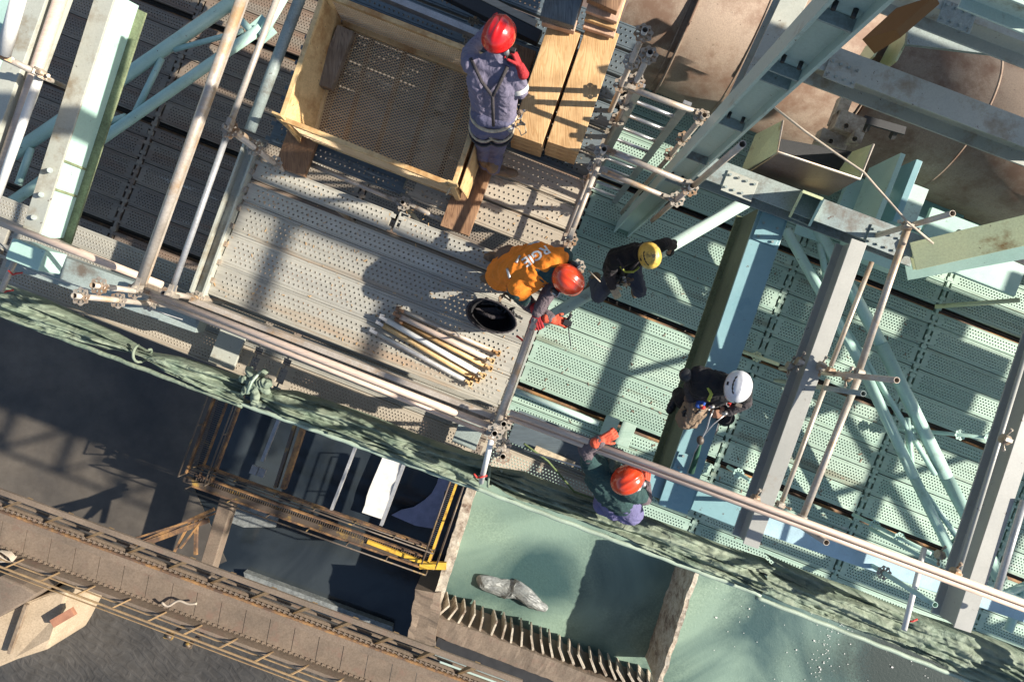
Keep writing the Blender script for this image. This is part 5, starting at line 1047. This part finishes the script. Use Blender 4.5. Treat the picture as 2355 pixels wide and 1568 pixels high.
def muffs(par, c, up, fw, out=.0):
    fw, lf, up = frame_of(up, fw)
    for s_ in (-1, 1):
        mb = MB(); p = c + lf * s_ * (.125 + out) - up * (.03) - fw * .0
        mb.ell(p, (.045, .03, .055), (fw, lf, up), 18, 12); obj('ear_cup', mb, M['rubber'], par)
        mb = MB(); mb.ell(p + lf * s_ * .018, (.032, .018, .04), (fw, lf, up), 16, 10)
        mb.path([c + lf * s_ * .12 + up * .04, c + lf * s_ * .16 + up * .02 + fw * .02, c + lf * s_ * (.165 + out) - up * .02 + fw * .01], .006, 6)
        obj('cup_shell', mb, M['silver'], par)
def eyes(par, c, up, fw):
    fw, lf, up = frame_of(up, fw)
    for s_ in (-1, 1): mb = MB(); mb.ell(c + fw * .086 + lf * s_ * .032 + up * .006, (.009, .012, .008), (fw, lf, up), 10, 8); obj('eye', mb, M['white'], par)
def boot(mb, heel, fw, k=1.0):
    fw = Vector((fw.x, fw.y, 0)).normalized(); s = Z.cross(fw)
    caps(mb, heel + Z * .045, heel + fw * .17 * k + Z * .04, .045, .046); caps(mb, heel + fw * .1 + Z * .04, heel + fw * .2 * k + Z * .036, .046, .036); caps(mb, heel + Z * .05, heel + Z * .2 - fw * .005, .05, .058)
def belt_tools(par, c, ax, n=10, seed=1, rad=.16, mats=('cream', 'rubber', 'silver', 'beige')):
    rnd = random.Random(seed)
    for i in range(n):
        mb = MB(); p = c + Vector((rnd.uniform(-1, 1) * rad, rnd.uniform(-1, 1) * rad * .5, rnd.uniform(-.05, .06))); q = [p + Vector((rnd.uniform(-.05, .05), rnd.uniform(-.05, .05), rnd.uniform(-.06, .03))) for _ in range(5)]
        if i % 3: mb.path(q + [q[0]], rnd.uniform(.006, .011), 6)
        else: mb.ell(p, (.03, .022, .04), None, 10, 8)
        obj(('karabiner', 'tool_loop', 'pouch')[i % 3], mb, M[mats[i % len(mats)]], par)

def person(key, label, base, J, hd, cl, style, helm, vox=.0075):
    """J joints: pelvis, chest, neck, shL, elL, wrL, shR, elR, wrR, hipL, knL, anL, hipR, knR, anR; hd = (centre, up, forward)"""
    t = thing('person', base, label, 'worker'); g = J
    # continuous body
    mb = MB(); c, up, fw = hd; head_parts(mb, c, up, fw); caps(mb, g['neck'], c - up.normalized() * .06, .058, .055)
    caps(mb, g['pelvis'], g['chest'], .1, .1); caps(mb, g['shL'], g['shR'], .055, .055); caps(mb, g['chest'], g['neck'], .095, .06); caps(mb, g['hipL'], g['hipR'], .095, .095)
    for s_ in 'LR':
        caps(mb, g['sh' + s_], g['el' + s_], .05, .038); caps(mb, g['el' + s_], g['wr' + s_], .038, .026)
        caps(mb, g['hip' + s_], g['kn' + s_], .085, .055); caps(mb, g['kn' + s_], g['an' + s_], .052, .04)
        d = g.get('hd' + s_, (g['wr' + s_] - g['el' + s_])); hand(mb, g['wr' + s_], d, g.get('pn' + s_, V(0, 0, -1)), g.get('curl' + s_, .7), .97, 1 if s_ == 'L' else -1)
    remesh('body', mb, M['skin'], t, .006, 3)
    b = t
    # jacket
    def torso(mb, x=1.0, arms=True):
        x = g.get('wide', 1.0)
        w = (g['shR'] - g['shL']).normalized(); lo = g['pelvis'].lerp(g['chest'], cl.get('short', 0))
        for o in (-.075, 0, .075): caps(mb, lo + w * o, g['chest'] + w * o * 1.25, .125 * x, .125 * x)
        for o in (-.09, 0, .09): caps(mb, g['chest'] + w * o, g['neck'] + w * o * .6 - (g['neck'] - g['chest']) * .25, .13 * x, .09 * x)
        caps(mb, g['shL'], g['shR'], .082 * x, .082 * x); caps(mb, g['chest'], g['shL'], .13 * x, .08 * x); caps(mb, g['chest'], g['shR'], .13 * x, .08 * x)
        if arms:
            for s_ in 'LR': caps(mb, g['sh' + s_], g['el' + s_].lerp(g['sh' + s_], .45), .08, .07)
    mb = MB(); torso(mb)
    if cl.get('long', True):
        for s_ in 'LR': caps(mb, g['sh' + s_], g['el' + s_], .078, .058); caps(mb, g['el' + s_], g['wr' + s_].lerp(g['el' + s_], .12), .06, .042)
    if cl.get('hood'): caps(mb, g['neck'] - fw * .05, g['neck'] - fw * .07 + V(0, .0, .02), .08, .075)
    caps(mb, g['neck'] - (g['neck'] - g['chest']).normalized() * .02, g['neck'] + (c - g['neck']) * .3, .078, .074)
    jk = remesh('jacket', mb, M[cl['top']], t, vox, 4, .007, 11)
    if cl.get('sleeve'):
        for s_ in 'LR':
            mb = MB(); n = 12; a_, b2 = g['sh' + s_].lerp(g['el' + s_], .5), g['el' + s_]
            caps(mb, a_, b2, .072, .064); caps(mb, b2, g['wr' + s_].lerp(b2, .1), .063, .046)
            for i in range(9): p = b2.lerp(g['wr' + s_], i / 9); caps(mb, p, p + (g['wr' + s_] - b2) * .02, .064 - .0018 * i, .064 - .0018 * i)
            remesh('sleeve', mb, M[cl['sleeve']], t, .006, 2, .005, 22)
    # trousers
    mb = MB(); w = (g['hipR'] - g['hipL']).normalized(); caps(mb, g['hipL'], g['hipR'], .115, .115); caps(mb, g['pelvis'] - w * .06, g['pelvis'] + w * .06, .13, .13)
    if cl.get('short'):
        for o in (-.07, .07): caps(mb, g['pelvis'] + w * o, g['pelvis'].lerp(g['chest'], .5) + w * o, .135, .13)
    for s_ in 'LR': caps(mb, g['hip' + s_], g['kn' + s_], .108, .08); caps(mb, g['kn' + s_], g['an' + s_].lerp(g['kn' + s_], .08), .079, .066)
    remesh('trousers', mb, M[cl['legs']], t, vox, 3, .009, 10)
    for s_ in 'LR':
        mb = MB(); boot(mb, g['an' + s_] - Z * .1 if not g.get('ft' + s_) else g['an' + s_] - Z * .06, g.get('ft' + s_, fw))
        remesh('boot', mb, M['boot' if cl.get('boot') is None else cl['boot']], t, .007, 3, .003, 20)
    for s_ in 'LR':
        gm = cl.get('glove' + s_, cl.get('glove'))
        if gm:
            mb = MB(); d = g.get('hd' + s_, (g['wr' + s_] - g['el' + s_])); hand(mb, g['wr' + s_], d, g.get('pn' + s_, V(0, 0, -1)), g.get('curl' + s_, .7), 1.12, 1 if s_ == 'L' else -1)
            caps(mb, g['wr' + s_] - d.normalized() * .05, g['wr' + s_], .046, .036); remesh('glove', mb, M[gm], t, .0042, 2)
    helmet(t, c + up.normalized() * .035, up, fw, helm, style); eyes(t, c, up, fw)
    return t, jk
def X(u, v, z): return P(u, v, z)
# 1 standing worker
J = dict(pelvis=X(1135, 262, 1.0), chest=X(1133, 190, 1.32), neck=X(1140, 135, 1.47), shL=X(1083, 145, 1.42), elL=X(1080, 120, 1.2), wrL=X(1130, 60, 1.12),
         shR=X(1182, 165, 1.44), elR=X(1196, 210, 1.3), wrR=X(1196, 155, 1.52), hdR=V(-.06, .12, .04), pnR=V(-.8, .1, -.3), curlR=1.1, hipL=X(1112, 285, .92), knL=X(1112, 335, .5), anL=X(1118, 378, .17),
         hipR=X(1150, 285, .93), knR=X(1142, 335, .5), anR=X(1134, 390, .17), ftL=V(.55, -.2, 0), ftR=V(.6, -.1, 0), wide=.88)
c = X(1146, 88, 1.6)
t, jk = person(1, 'worker in violet-grey coveralls and glossy red helmet standing by the wire basket, holding a radio', X(1128, 385, .08), J, (c, V(.05, .25, 1), V(.45, .9, -.25)), dict(top='navy2', legs='navy', gloveR='redglove', gloveL='redglove'), 'brim', 'hred')
mb = MB(); p = J['wrR'] + V(-.07, .08, .03); mb.box(p, (.05, .03, .12), A, B, V(.2, .3, .9).normalized()); mb.cyl(p, p + V(-.02, .1, .14), .008, n=8); obj('radio', mb, M['rubber'], t, .003)
mb = MB(); mb.ell(p + V(-.03, .02, .01), (.03, .035, .05)); obj('ear_cup', mb, M['silver'], t)
def band(par, name, p0, p1, r0, r1, mat, n=24):
    mb = MB(); mb.cyl(p0, p1, r0, r1, n=n, cap=False); obj(name, mb, M[mat], par)
e = J['elR']; band(t, 'sunlit_band', e.lerp(J['shR'], .05), e.lerp(J['shR'], .3), .071, .076, 'white')  # white band puts the sunlight on the elbow into colour
mb = MB(); cc = J['pelvis']; o = [cc + Vector((.185 * math.cos(a_), .15 * math.sin(a_), .02)) for a_ in [i * math.pi / 12 for i in range(25)]]; mb.path(o, .016, 6); obj('harness_belt', mb, M['cream'], t)
for s_, k in (('L', .07), ('R', .09)):
    for dz in (.0, -.1):
        mb = MB(); h = J['hip' + s_].lerp(J['kn' + s_], .12 - dz * 2); mb.path([h + Vector((.118 * math.cos(a_), .118 * math.sin(a_), .03 * math.sin(a_))) for a_ in [i * math.pi / 9 for i in range(19)]], .012, 6); obj('leg_loop', mb, M['rubber' if dz else 'cream'], t)
belt_tools(t, J['pelvis'] + V(.12, -.06, -.02), None, 12, 3, .13)
mb = MB(); mb.path([J['shL'] + V(0, 0, .085), J['chest'] + V(-.08, -.05, .14), J['chest'] + V(0, -.14, .09), J['pelvis'] + V(0, -.13, .1)], .014, 6); mb.path([J['shR'] + V(-.05, 0, .085), J['chest'] + V(.06, -.05, .14), J['chest'] + V(0, -.14, .09)], .014, 6); obj('harness_strap', mb, M['charcoal'], t)
# 2 orange vest, kneeling and bent forward
J = dict(pelvis=X(1172, 618, .52), chest=X(1222, 612, .82), neck=X(1262, 628, .98), shL=X(1294, 592, .9), elL=X(1262, 672, .8), wrL=X(1232, 722, .72), shR=X(1188, 668, .86), elR=X(1216, 700, .62), wrR=X(1270, 735, .72),
         hdL=V(.02, -.1, .0), pnL=V(.2, 0, -1), curlL=1.1, hdR=V(.1, -.02, .0), pnR=V(.1, -.3, -1), curlR=1.0,
         hipL=X(1168, 594, .45), knL=X(1235, 600, .08), anL=X(1168, 590, .09), hipR=X(1160, 640, .45), knR=X(1222, 655, .08), anR=X(1160, 640, .09), ftL=V(-.1, .0, 0), ftR=V(-.1, 0, 0))
c = X(1302, 642, 1.0)
t, jk = person(2, 'kneeling worker in bright orange lettered vest and orange-red helmet with ear defenders', X(1180, 640, 0), J, (c, V(.35, -.25, .8), V(.7, -.5, -.55)), dict(top='dkgreen', legs='brown', gloveL='redglove', gloveR='orglove', sleeve='knit', long=False), 'brim', 'horange')
muffs(t, c, V(.35, -.25, .8), V(.7, -.5, -.55), .01)
mb = MB(); w = (J['shR'] - J['shL']).normalized(); g = J
for o_ in (-.08, 0, .08): caps(mb, g['pelvis'] + w * o_, g['chest'] + w * o_ * 1.2, .15, .145)
for o_ in (-.1, -.03, .03, .1): caps(mb, g['chest'] + w * o_, g['neck'] + w * o_ * .9 - (g['neck'] - g['chest']) * .3, .145, .1)
caps(mb, g['shL'] + w * .03, g['shR'] - w * .03, .098, .098); caps(mb, g['chest'], g['shL'] + w * .04, .145, .1); caps(mb, g['chest'], g['shR'] - w * .04, .145, .1)
vest = remesh('vest', mb, M['orange'], t, .008, 4, .012, 8)
def decal(par, target, body, center, right, upv, size, mat, name='lettering', lift=.004):
    cu = bpy.data.curves.new('tmp', 'FONT'); cu.body = body; cu.size = size; cu.extrude = 0; cu.align_x = 'CENTER'; cu.align_y = 'CENTER'; cu.offset = size * .025; cu.resolution_u = 2
    o = bpy.data.objects.new('tmp', cu); col.objects.link(o); bpy.context.view_layer.update(); dg = bpy.context.evaluated_depsgraph_get(); me = bpy.data.meshes.new_from_object(o.evaluated_get(dg)); bpy.data.objects.remove(o)
    bm = bmesh.new(); bm.from_mesh(me); 
    for _ in range(3): bmesh.ops.subdivide_edges(bm, edges=[e for e in bm.edges if e.calc_length() > .012], cuts=1)
    bmesh.ops.triangulate(bm, faces=bm.faces); right = right.normalized(); upv = (upv - right * upv.dot(right)).normalized(); org = ORG[target.name]; mb = MB(); vs = []
    for v in bm.verts:
        p = center + right * v.co.x + upv * v.co.y; ok, hit, nr, idx = target.ray_cast(Vector((p.x, p.y, 5)) - org, Vector((0, 0, -1)))
        vs.append((hit + org + Z * lift) if ok else Vector((p.x, p.y, center.z)))
    bm.verts.ensure_lookup_table(); mb.add(vs, [tuple(v.index for v in f.verts) for f in bm.faces]); bm.free(); return obj(name, mb, M[mat], par)
bpy.context.view_layer.update()
ctr = X(1232, 588, .95); decal(t, vest, 'RGIE', ctr, X(1202, 606, .95) - X(1262, 570, .95), X(1222, 568, .95) - X(1236, 596, .95) if 0 else (X(1245, 610, .95) - X(1228, 585, .95)), .115, 'white')
for (u, v, u2, v2) in ((1172, 640, 1166, 618), (1196, 588, 1186, 606), (1215, 560, 1240, 556)):
    mb = MB(); org = ORG[vest.name]; a_, b2 = X(u, v, .9), X(u2, v2, .9); pts = []
    for i in range(7):
        p = a_.lerp(b2, i / 6); ok, hit, nr, idx = vest.ray_cast(Vector((p.x, p.y, 5)) - org, V(0, 0, -1)); pts.append(hit + org + Z * .002 if ok else p - Z * .12)
    mb.path(pts, .013, 6); obj('reflective_tape', mb, M['silver'], t)
mb = MB(); q = J['wrR'] + V(.13, -.03, .01); mb.box(q, (.07, .05, .04), A, B); mb.cyl(q, q + V(.03, -.2, -.02), .005, n=6); mb.cyl(q + V(0, .03, 0), q + V(.03, .07, .03), .014, n=8); obj('hand_tool', mb, M['rubber'], t)
belt_tools(t, J['pelvis'] + V(-.09, -.1, -.05), None, 8, 8, .1, ('cream', 'rubber', 'beige'))
belt_tools(t, X(1180, 680, .3), None, 7, 9, .09, ('rubber', 'charcoal', 'beige'))
# 3 yellow helmet sitting astride the tube
J = dict(pelvis=X(1425, 612, -1.12), chest=X(1440, 590, -.82), neck=X(1466, 580, -.64), shL=X(1500, 572, -.7), elL=X(1532, 560, -.86), wrL=X(1548, 566, -1.18), shR=X(1412, 597, -.72), elR=X(1402, 632, -.9), wrR=X(1408, 660, -.95),
         hdL=V(.02, -.06, -.1), pnL=V(-.5, -.2, -.5), curlL=1.0, hdR=V(.06, -.1, -.02), pnR=V(0, 0, -1), curlR=.8,
         hipL=X(1452, 618, -1.18), knL=X(1470, 668, -1.16), anL=X(1460, 640, -1.6), hipR=X(1412, 630, -1.18), knR=X(1376, 680, -1.16), anR=X(1366, 640, -1.6), ftL=V(0, -.1, 0), ftR=V(-.05, -.1, 0))
c = X(1490, 588, -.5)
t, jk = person(3, 'rope worker in black jacket and scuffed yellow helmet sitting astride the pale green tube', X(1420, 640, -1.45), J, (c, V(.25, -.1, .9), V(.3, -.9, -.3)), dict(top='black', legs='denim', gloveR='creamglove', gloveL='rubber', sleeve='charcoal'), 'climb', 'hyellow')
M_ = ('strap', 'rubber', 'cream', 'silver')
mb = MB(); mb.path([J['chest'] + V(-.1, -.1, .1), J['chest'] + V(-.02, -.17, .04), J['chest'] + V(.07, -.17, .03), J['chest'] + V(.13, -.12, .05)], .013, 6); obj('harness_strap', mb, M['strap'], t)
mb = MB(); mb.path([J['shR'] + V(.02, 0, .085), J['chest'] + V(-.06, -.12, .12), J['pelvis'] + V(0, -.14, .12)], .016, 6); mb.path([J['shL'] + V(-.04, 0, .085), J['chest'] + V(.06, -.12, .12), J['pelvis'] + V(.03, -.14, .12)], .016, 6); obj('harness_strap', mb, M['charcoal'], t)
belt_tools(t, X(1425, 645, -.95), None, 14, 5, .12, ('silver', 'rubber', 'beige', 'cream'))
mb = MB(); mb.path([X(1352, 622, -.9), X(1380, 648, -.85)], .008, 6); obj('rope_end', mb, M['rope'], t)
# 4 white helmet on the blue beam
J = dict(pelvis=X(1622, 905, .16), chest=X(1638, 888, .44), neck=X(1664, 880, .58), shL=X(1708, 890, .5), elL=X(1712, 925, .3), wrL=X(1672, 946, .24), shR=X(1608, 862, .52), elR=X(1588, 890, .34), wrR=X(1592, 925, .22),
         hdL=V(-.12, -.03, -.02), pnL=V(0, .3, -1), curlL=.9, hdR=V(.08, -.08, .0), pnR=V(.2, 0, -1), curlR=.9,
         hipL=X(1650, 915, .08), knL=X(1668, 960, .02), anL=X(1650, 950, -.5), hipR=X(1598, 905, .08), knR=X(1570, 920, .0), anR=X(1560, 905, -.5), ftL=V(-.02, -.1, 0), ftR=V(-.05, -.1, 0))
c = X(1690, 888, .68)
t, jk = person(4, 'rope worker in black clothes and white helmet sitting astride the wide blue beam', X(1620, 915, -.08), J, (c, V(.28, .0, .9), V(-.35, -.85, -.35)), dict(top='black', legs='black', gloveL='skin', gloveR='brown', sleeve='charcoal', boot='rubber'), 'climb', 'hwhite')
mb = MB(); mb.path([J['chest'] + V(-.08, .0, .135), J['chest'] + V(-.05, -.06, .135), J['chest'] + V(-.07, -.12, .11)], .016, 6); obj('harness_strap', mb, M['strap'], t)
mb = MB(); mb.box(J['chest'] + V(.05, -.02, .15), (.05, .06, .015), A, B); mb.box(J['neck'] + V(.14, -.2, -.04), (.06, .035, .03), A, B); obj('buckle', mb, M['yellowb'], t, .004)
mb = MB(); p = J['shR'] + V(-.12, .0, .0); mb.ell(p, (.065, .065, .05), None, 16, 10); obj('headset_case', mb, M['rubber'], t)
belt_tools(t, X(1635, 935, .28), None, 18, 11, .13, ('silver', 'rubber', 'redp', 'beige', 'rubber'))
mb = MB(); q = X(1640, 942, .3); mb.path([q, X(1632, 960, .3), X(1625, 985, .25), X(1612, 1010, .2), X(1598, 1040, .1), X(1580, 1090, 0)], .008, 6); mb.path([X(1670, 950, .3), X(1640, 975, .28), X(1612, 1008, .2)], .006, 6); obj('rope', mb, M['silver'], t)
mb = MB(); mb.path([X(1612, 1012, .18), X(1605, 1035, .12), X(1588, 1085, .0)], .022, 8, [.012, .022, .036]); obj('sling', mb, M['dkrope'], t)
mb = MB(); mb.ell(X(1610, 1012, .2), (.035, .045, .03)); obj('pulley', mb, M['yellowb'], t)
tb = thing('rope_bag', X(1592, 945, 0), 'brown and black rope bag with blue lining hanging at the blue beam', 'bag')
mb = MB(); c0_ = X(1585, 945, .12); caps(mb, X(1578, 962, .1), X(1600, 935, .2), .1, .11); caps(mb, X(1590, 968, .1), X(1608, 945, .16), .07, .07); remesh('bag_body', mb, M['beige'], tb, .008, 4, .012, 9)
mb = MB(); mb.box(X(1612, 925, .32), (.08, .12, .05)); obj('blue_lining', mb, M['blue'], tb, .015)
mb = MB()
for i in range(8): p = X(1570 + 3 * i, 950 - 4 * (i % 4), .22); mb.path([p + mnoise.noise_vector(p * 20 + Vector((j * 1.3, i, 0))) * .05 for j in range(6)], .01, 6)
obj('rope_coil', mb, M['rubber'], tb)
# 5 worker in green leaning over the rails
J = dict(pelvis=X(1432, 1168, .12), chest=X(1400, 1108, .46), neck=X(1414, 1082, .66), shL=X(1360, 1062, .75), elL=X(1346, 1030, .95), wrL=X(1382, 1012, 1.13), shR=X(1462, 1132, .56), elR=X(1482, 1145, .35), wrR=X(1484, 1112, .2),
         hdL=V(.12, .06, .02), pnL=V(.1, .2, -1), curlL=1.1, hdR=V(.02, .1, -.05), pnR=V(-.2, .1, -1), curlR=.7,
         hipL=X(1392, 1158, .05), knL=X(1392, 1128, -.36), anL=X(1388, 1122, -.66), hipR=X(1450, 1178, .05), knR=X(1440, 1140, -.36), anR=X(1430, 1130, -.66), ftL=V(.05, .1, 0), ftR=V(.08, .1, 0), wide=1.2)
c = X(1440, 1102, .86)
t, jk = person(5, 'worker in dark green jacket and orange-red helmet leaning over the peach handrails by the net', X(1410, 1125, -.78), J, (c, V(.1, .12, 1), V(.65, .35, -.4)), dict(top='dkgreen', legs='violet', gloveL='orglove', gloveR='orglove', short=.5, sleeve='knit', long=False), 'brim', 'horange', )
mb = MB(); q = X(1400, 1052, .78); mb.add([q + V(-.1, 0, .02), q + V(.02, .1, -.02), q + V(.12, .04, 0), q + V(.02, -.12, .04), q + V(-.05, -.06, .07)], [(0, 4, 3, 2, 1)]); 
mb = MB(); caps(mb, X(1402, 1078, .72), X(1412, 1064, .74), .07, .05); remesh('hood', mb, pm('olive grey hood', (.17, .2, .15), rough=.9), t, .006, 2, .014, 16)
mb = MB(); mb.path([X(1405, 1095, .72), X(1418, 1098, .86), X(1428, 1098, .92)], .016, 6); obj('headset_arm', mb, M['rubber'], t)
mb = MB(); mb.ell(X(1478, 1112, .8), (.03, .03, .03)); mb.path([X(1478, 1112, .8), X(1470, 1125, .82), X(1462, 1130, .84)], .01, 6); obj('ear_cup', mb, M['silver'], t)
mb = MB(); mb.path([X(1372, 1125, .3), X(1382, 1140, .32), X(1376, 1150, .28), X(1388, 1160, .25)], .012, 6); obj('karabiner', mb, M['silver'], t)

t = thing('net_knot', P(590, 880, -.2), 'crumpled green cloth knot where the rolled net is tied off', 'knot')
mb = MB(); rk = random.Random(2); c = P(588, 880, -.2)
for k in range(7):
    a_ = k * .95; e = c + Vector((.13 * math.cos(a_), .14 * math.sin(a_), rk.uniform(-.05, .05))); caps(mb, c + (e - c) * .2, e, .045, rk.uniform(.02, .04))
caps(mb, c, c + Vector((-.03, -.2, -.05)), .04, .025); caps(mb, c + Vector((-.03, -.2, -.05)), c + Vector((.05, -.24, -.08)), .025, .02)
remesh('cloth', mb, M['tarp'], t, .008, 2, .02, 13)
mb = MB(); mb.path([c + Vector((.08, .12, .08)), c + Vector((0, .02, .1)), c + Vector((-.06, -.1, .07))], .012, 6); obj('tie_cord', mb, M['netedge'], t)
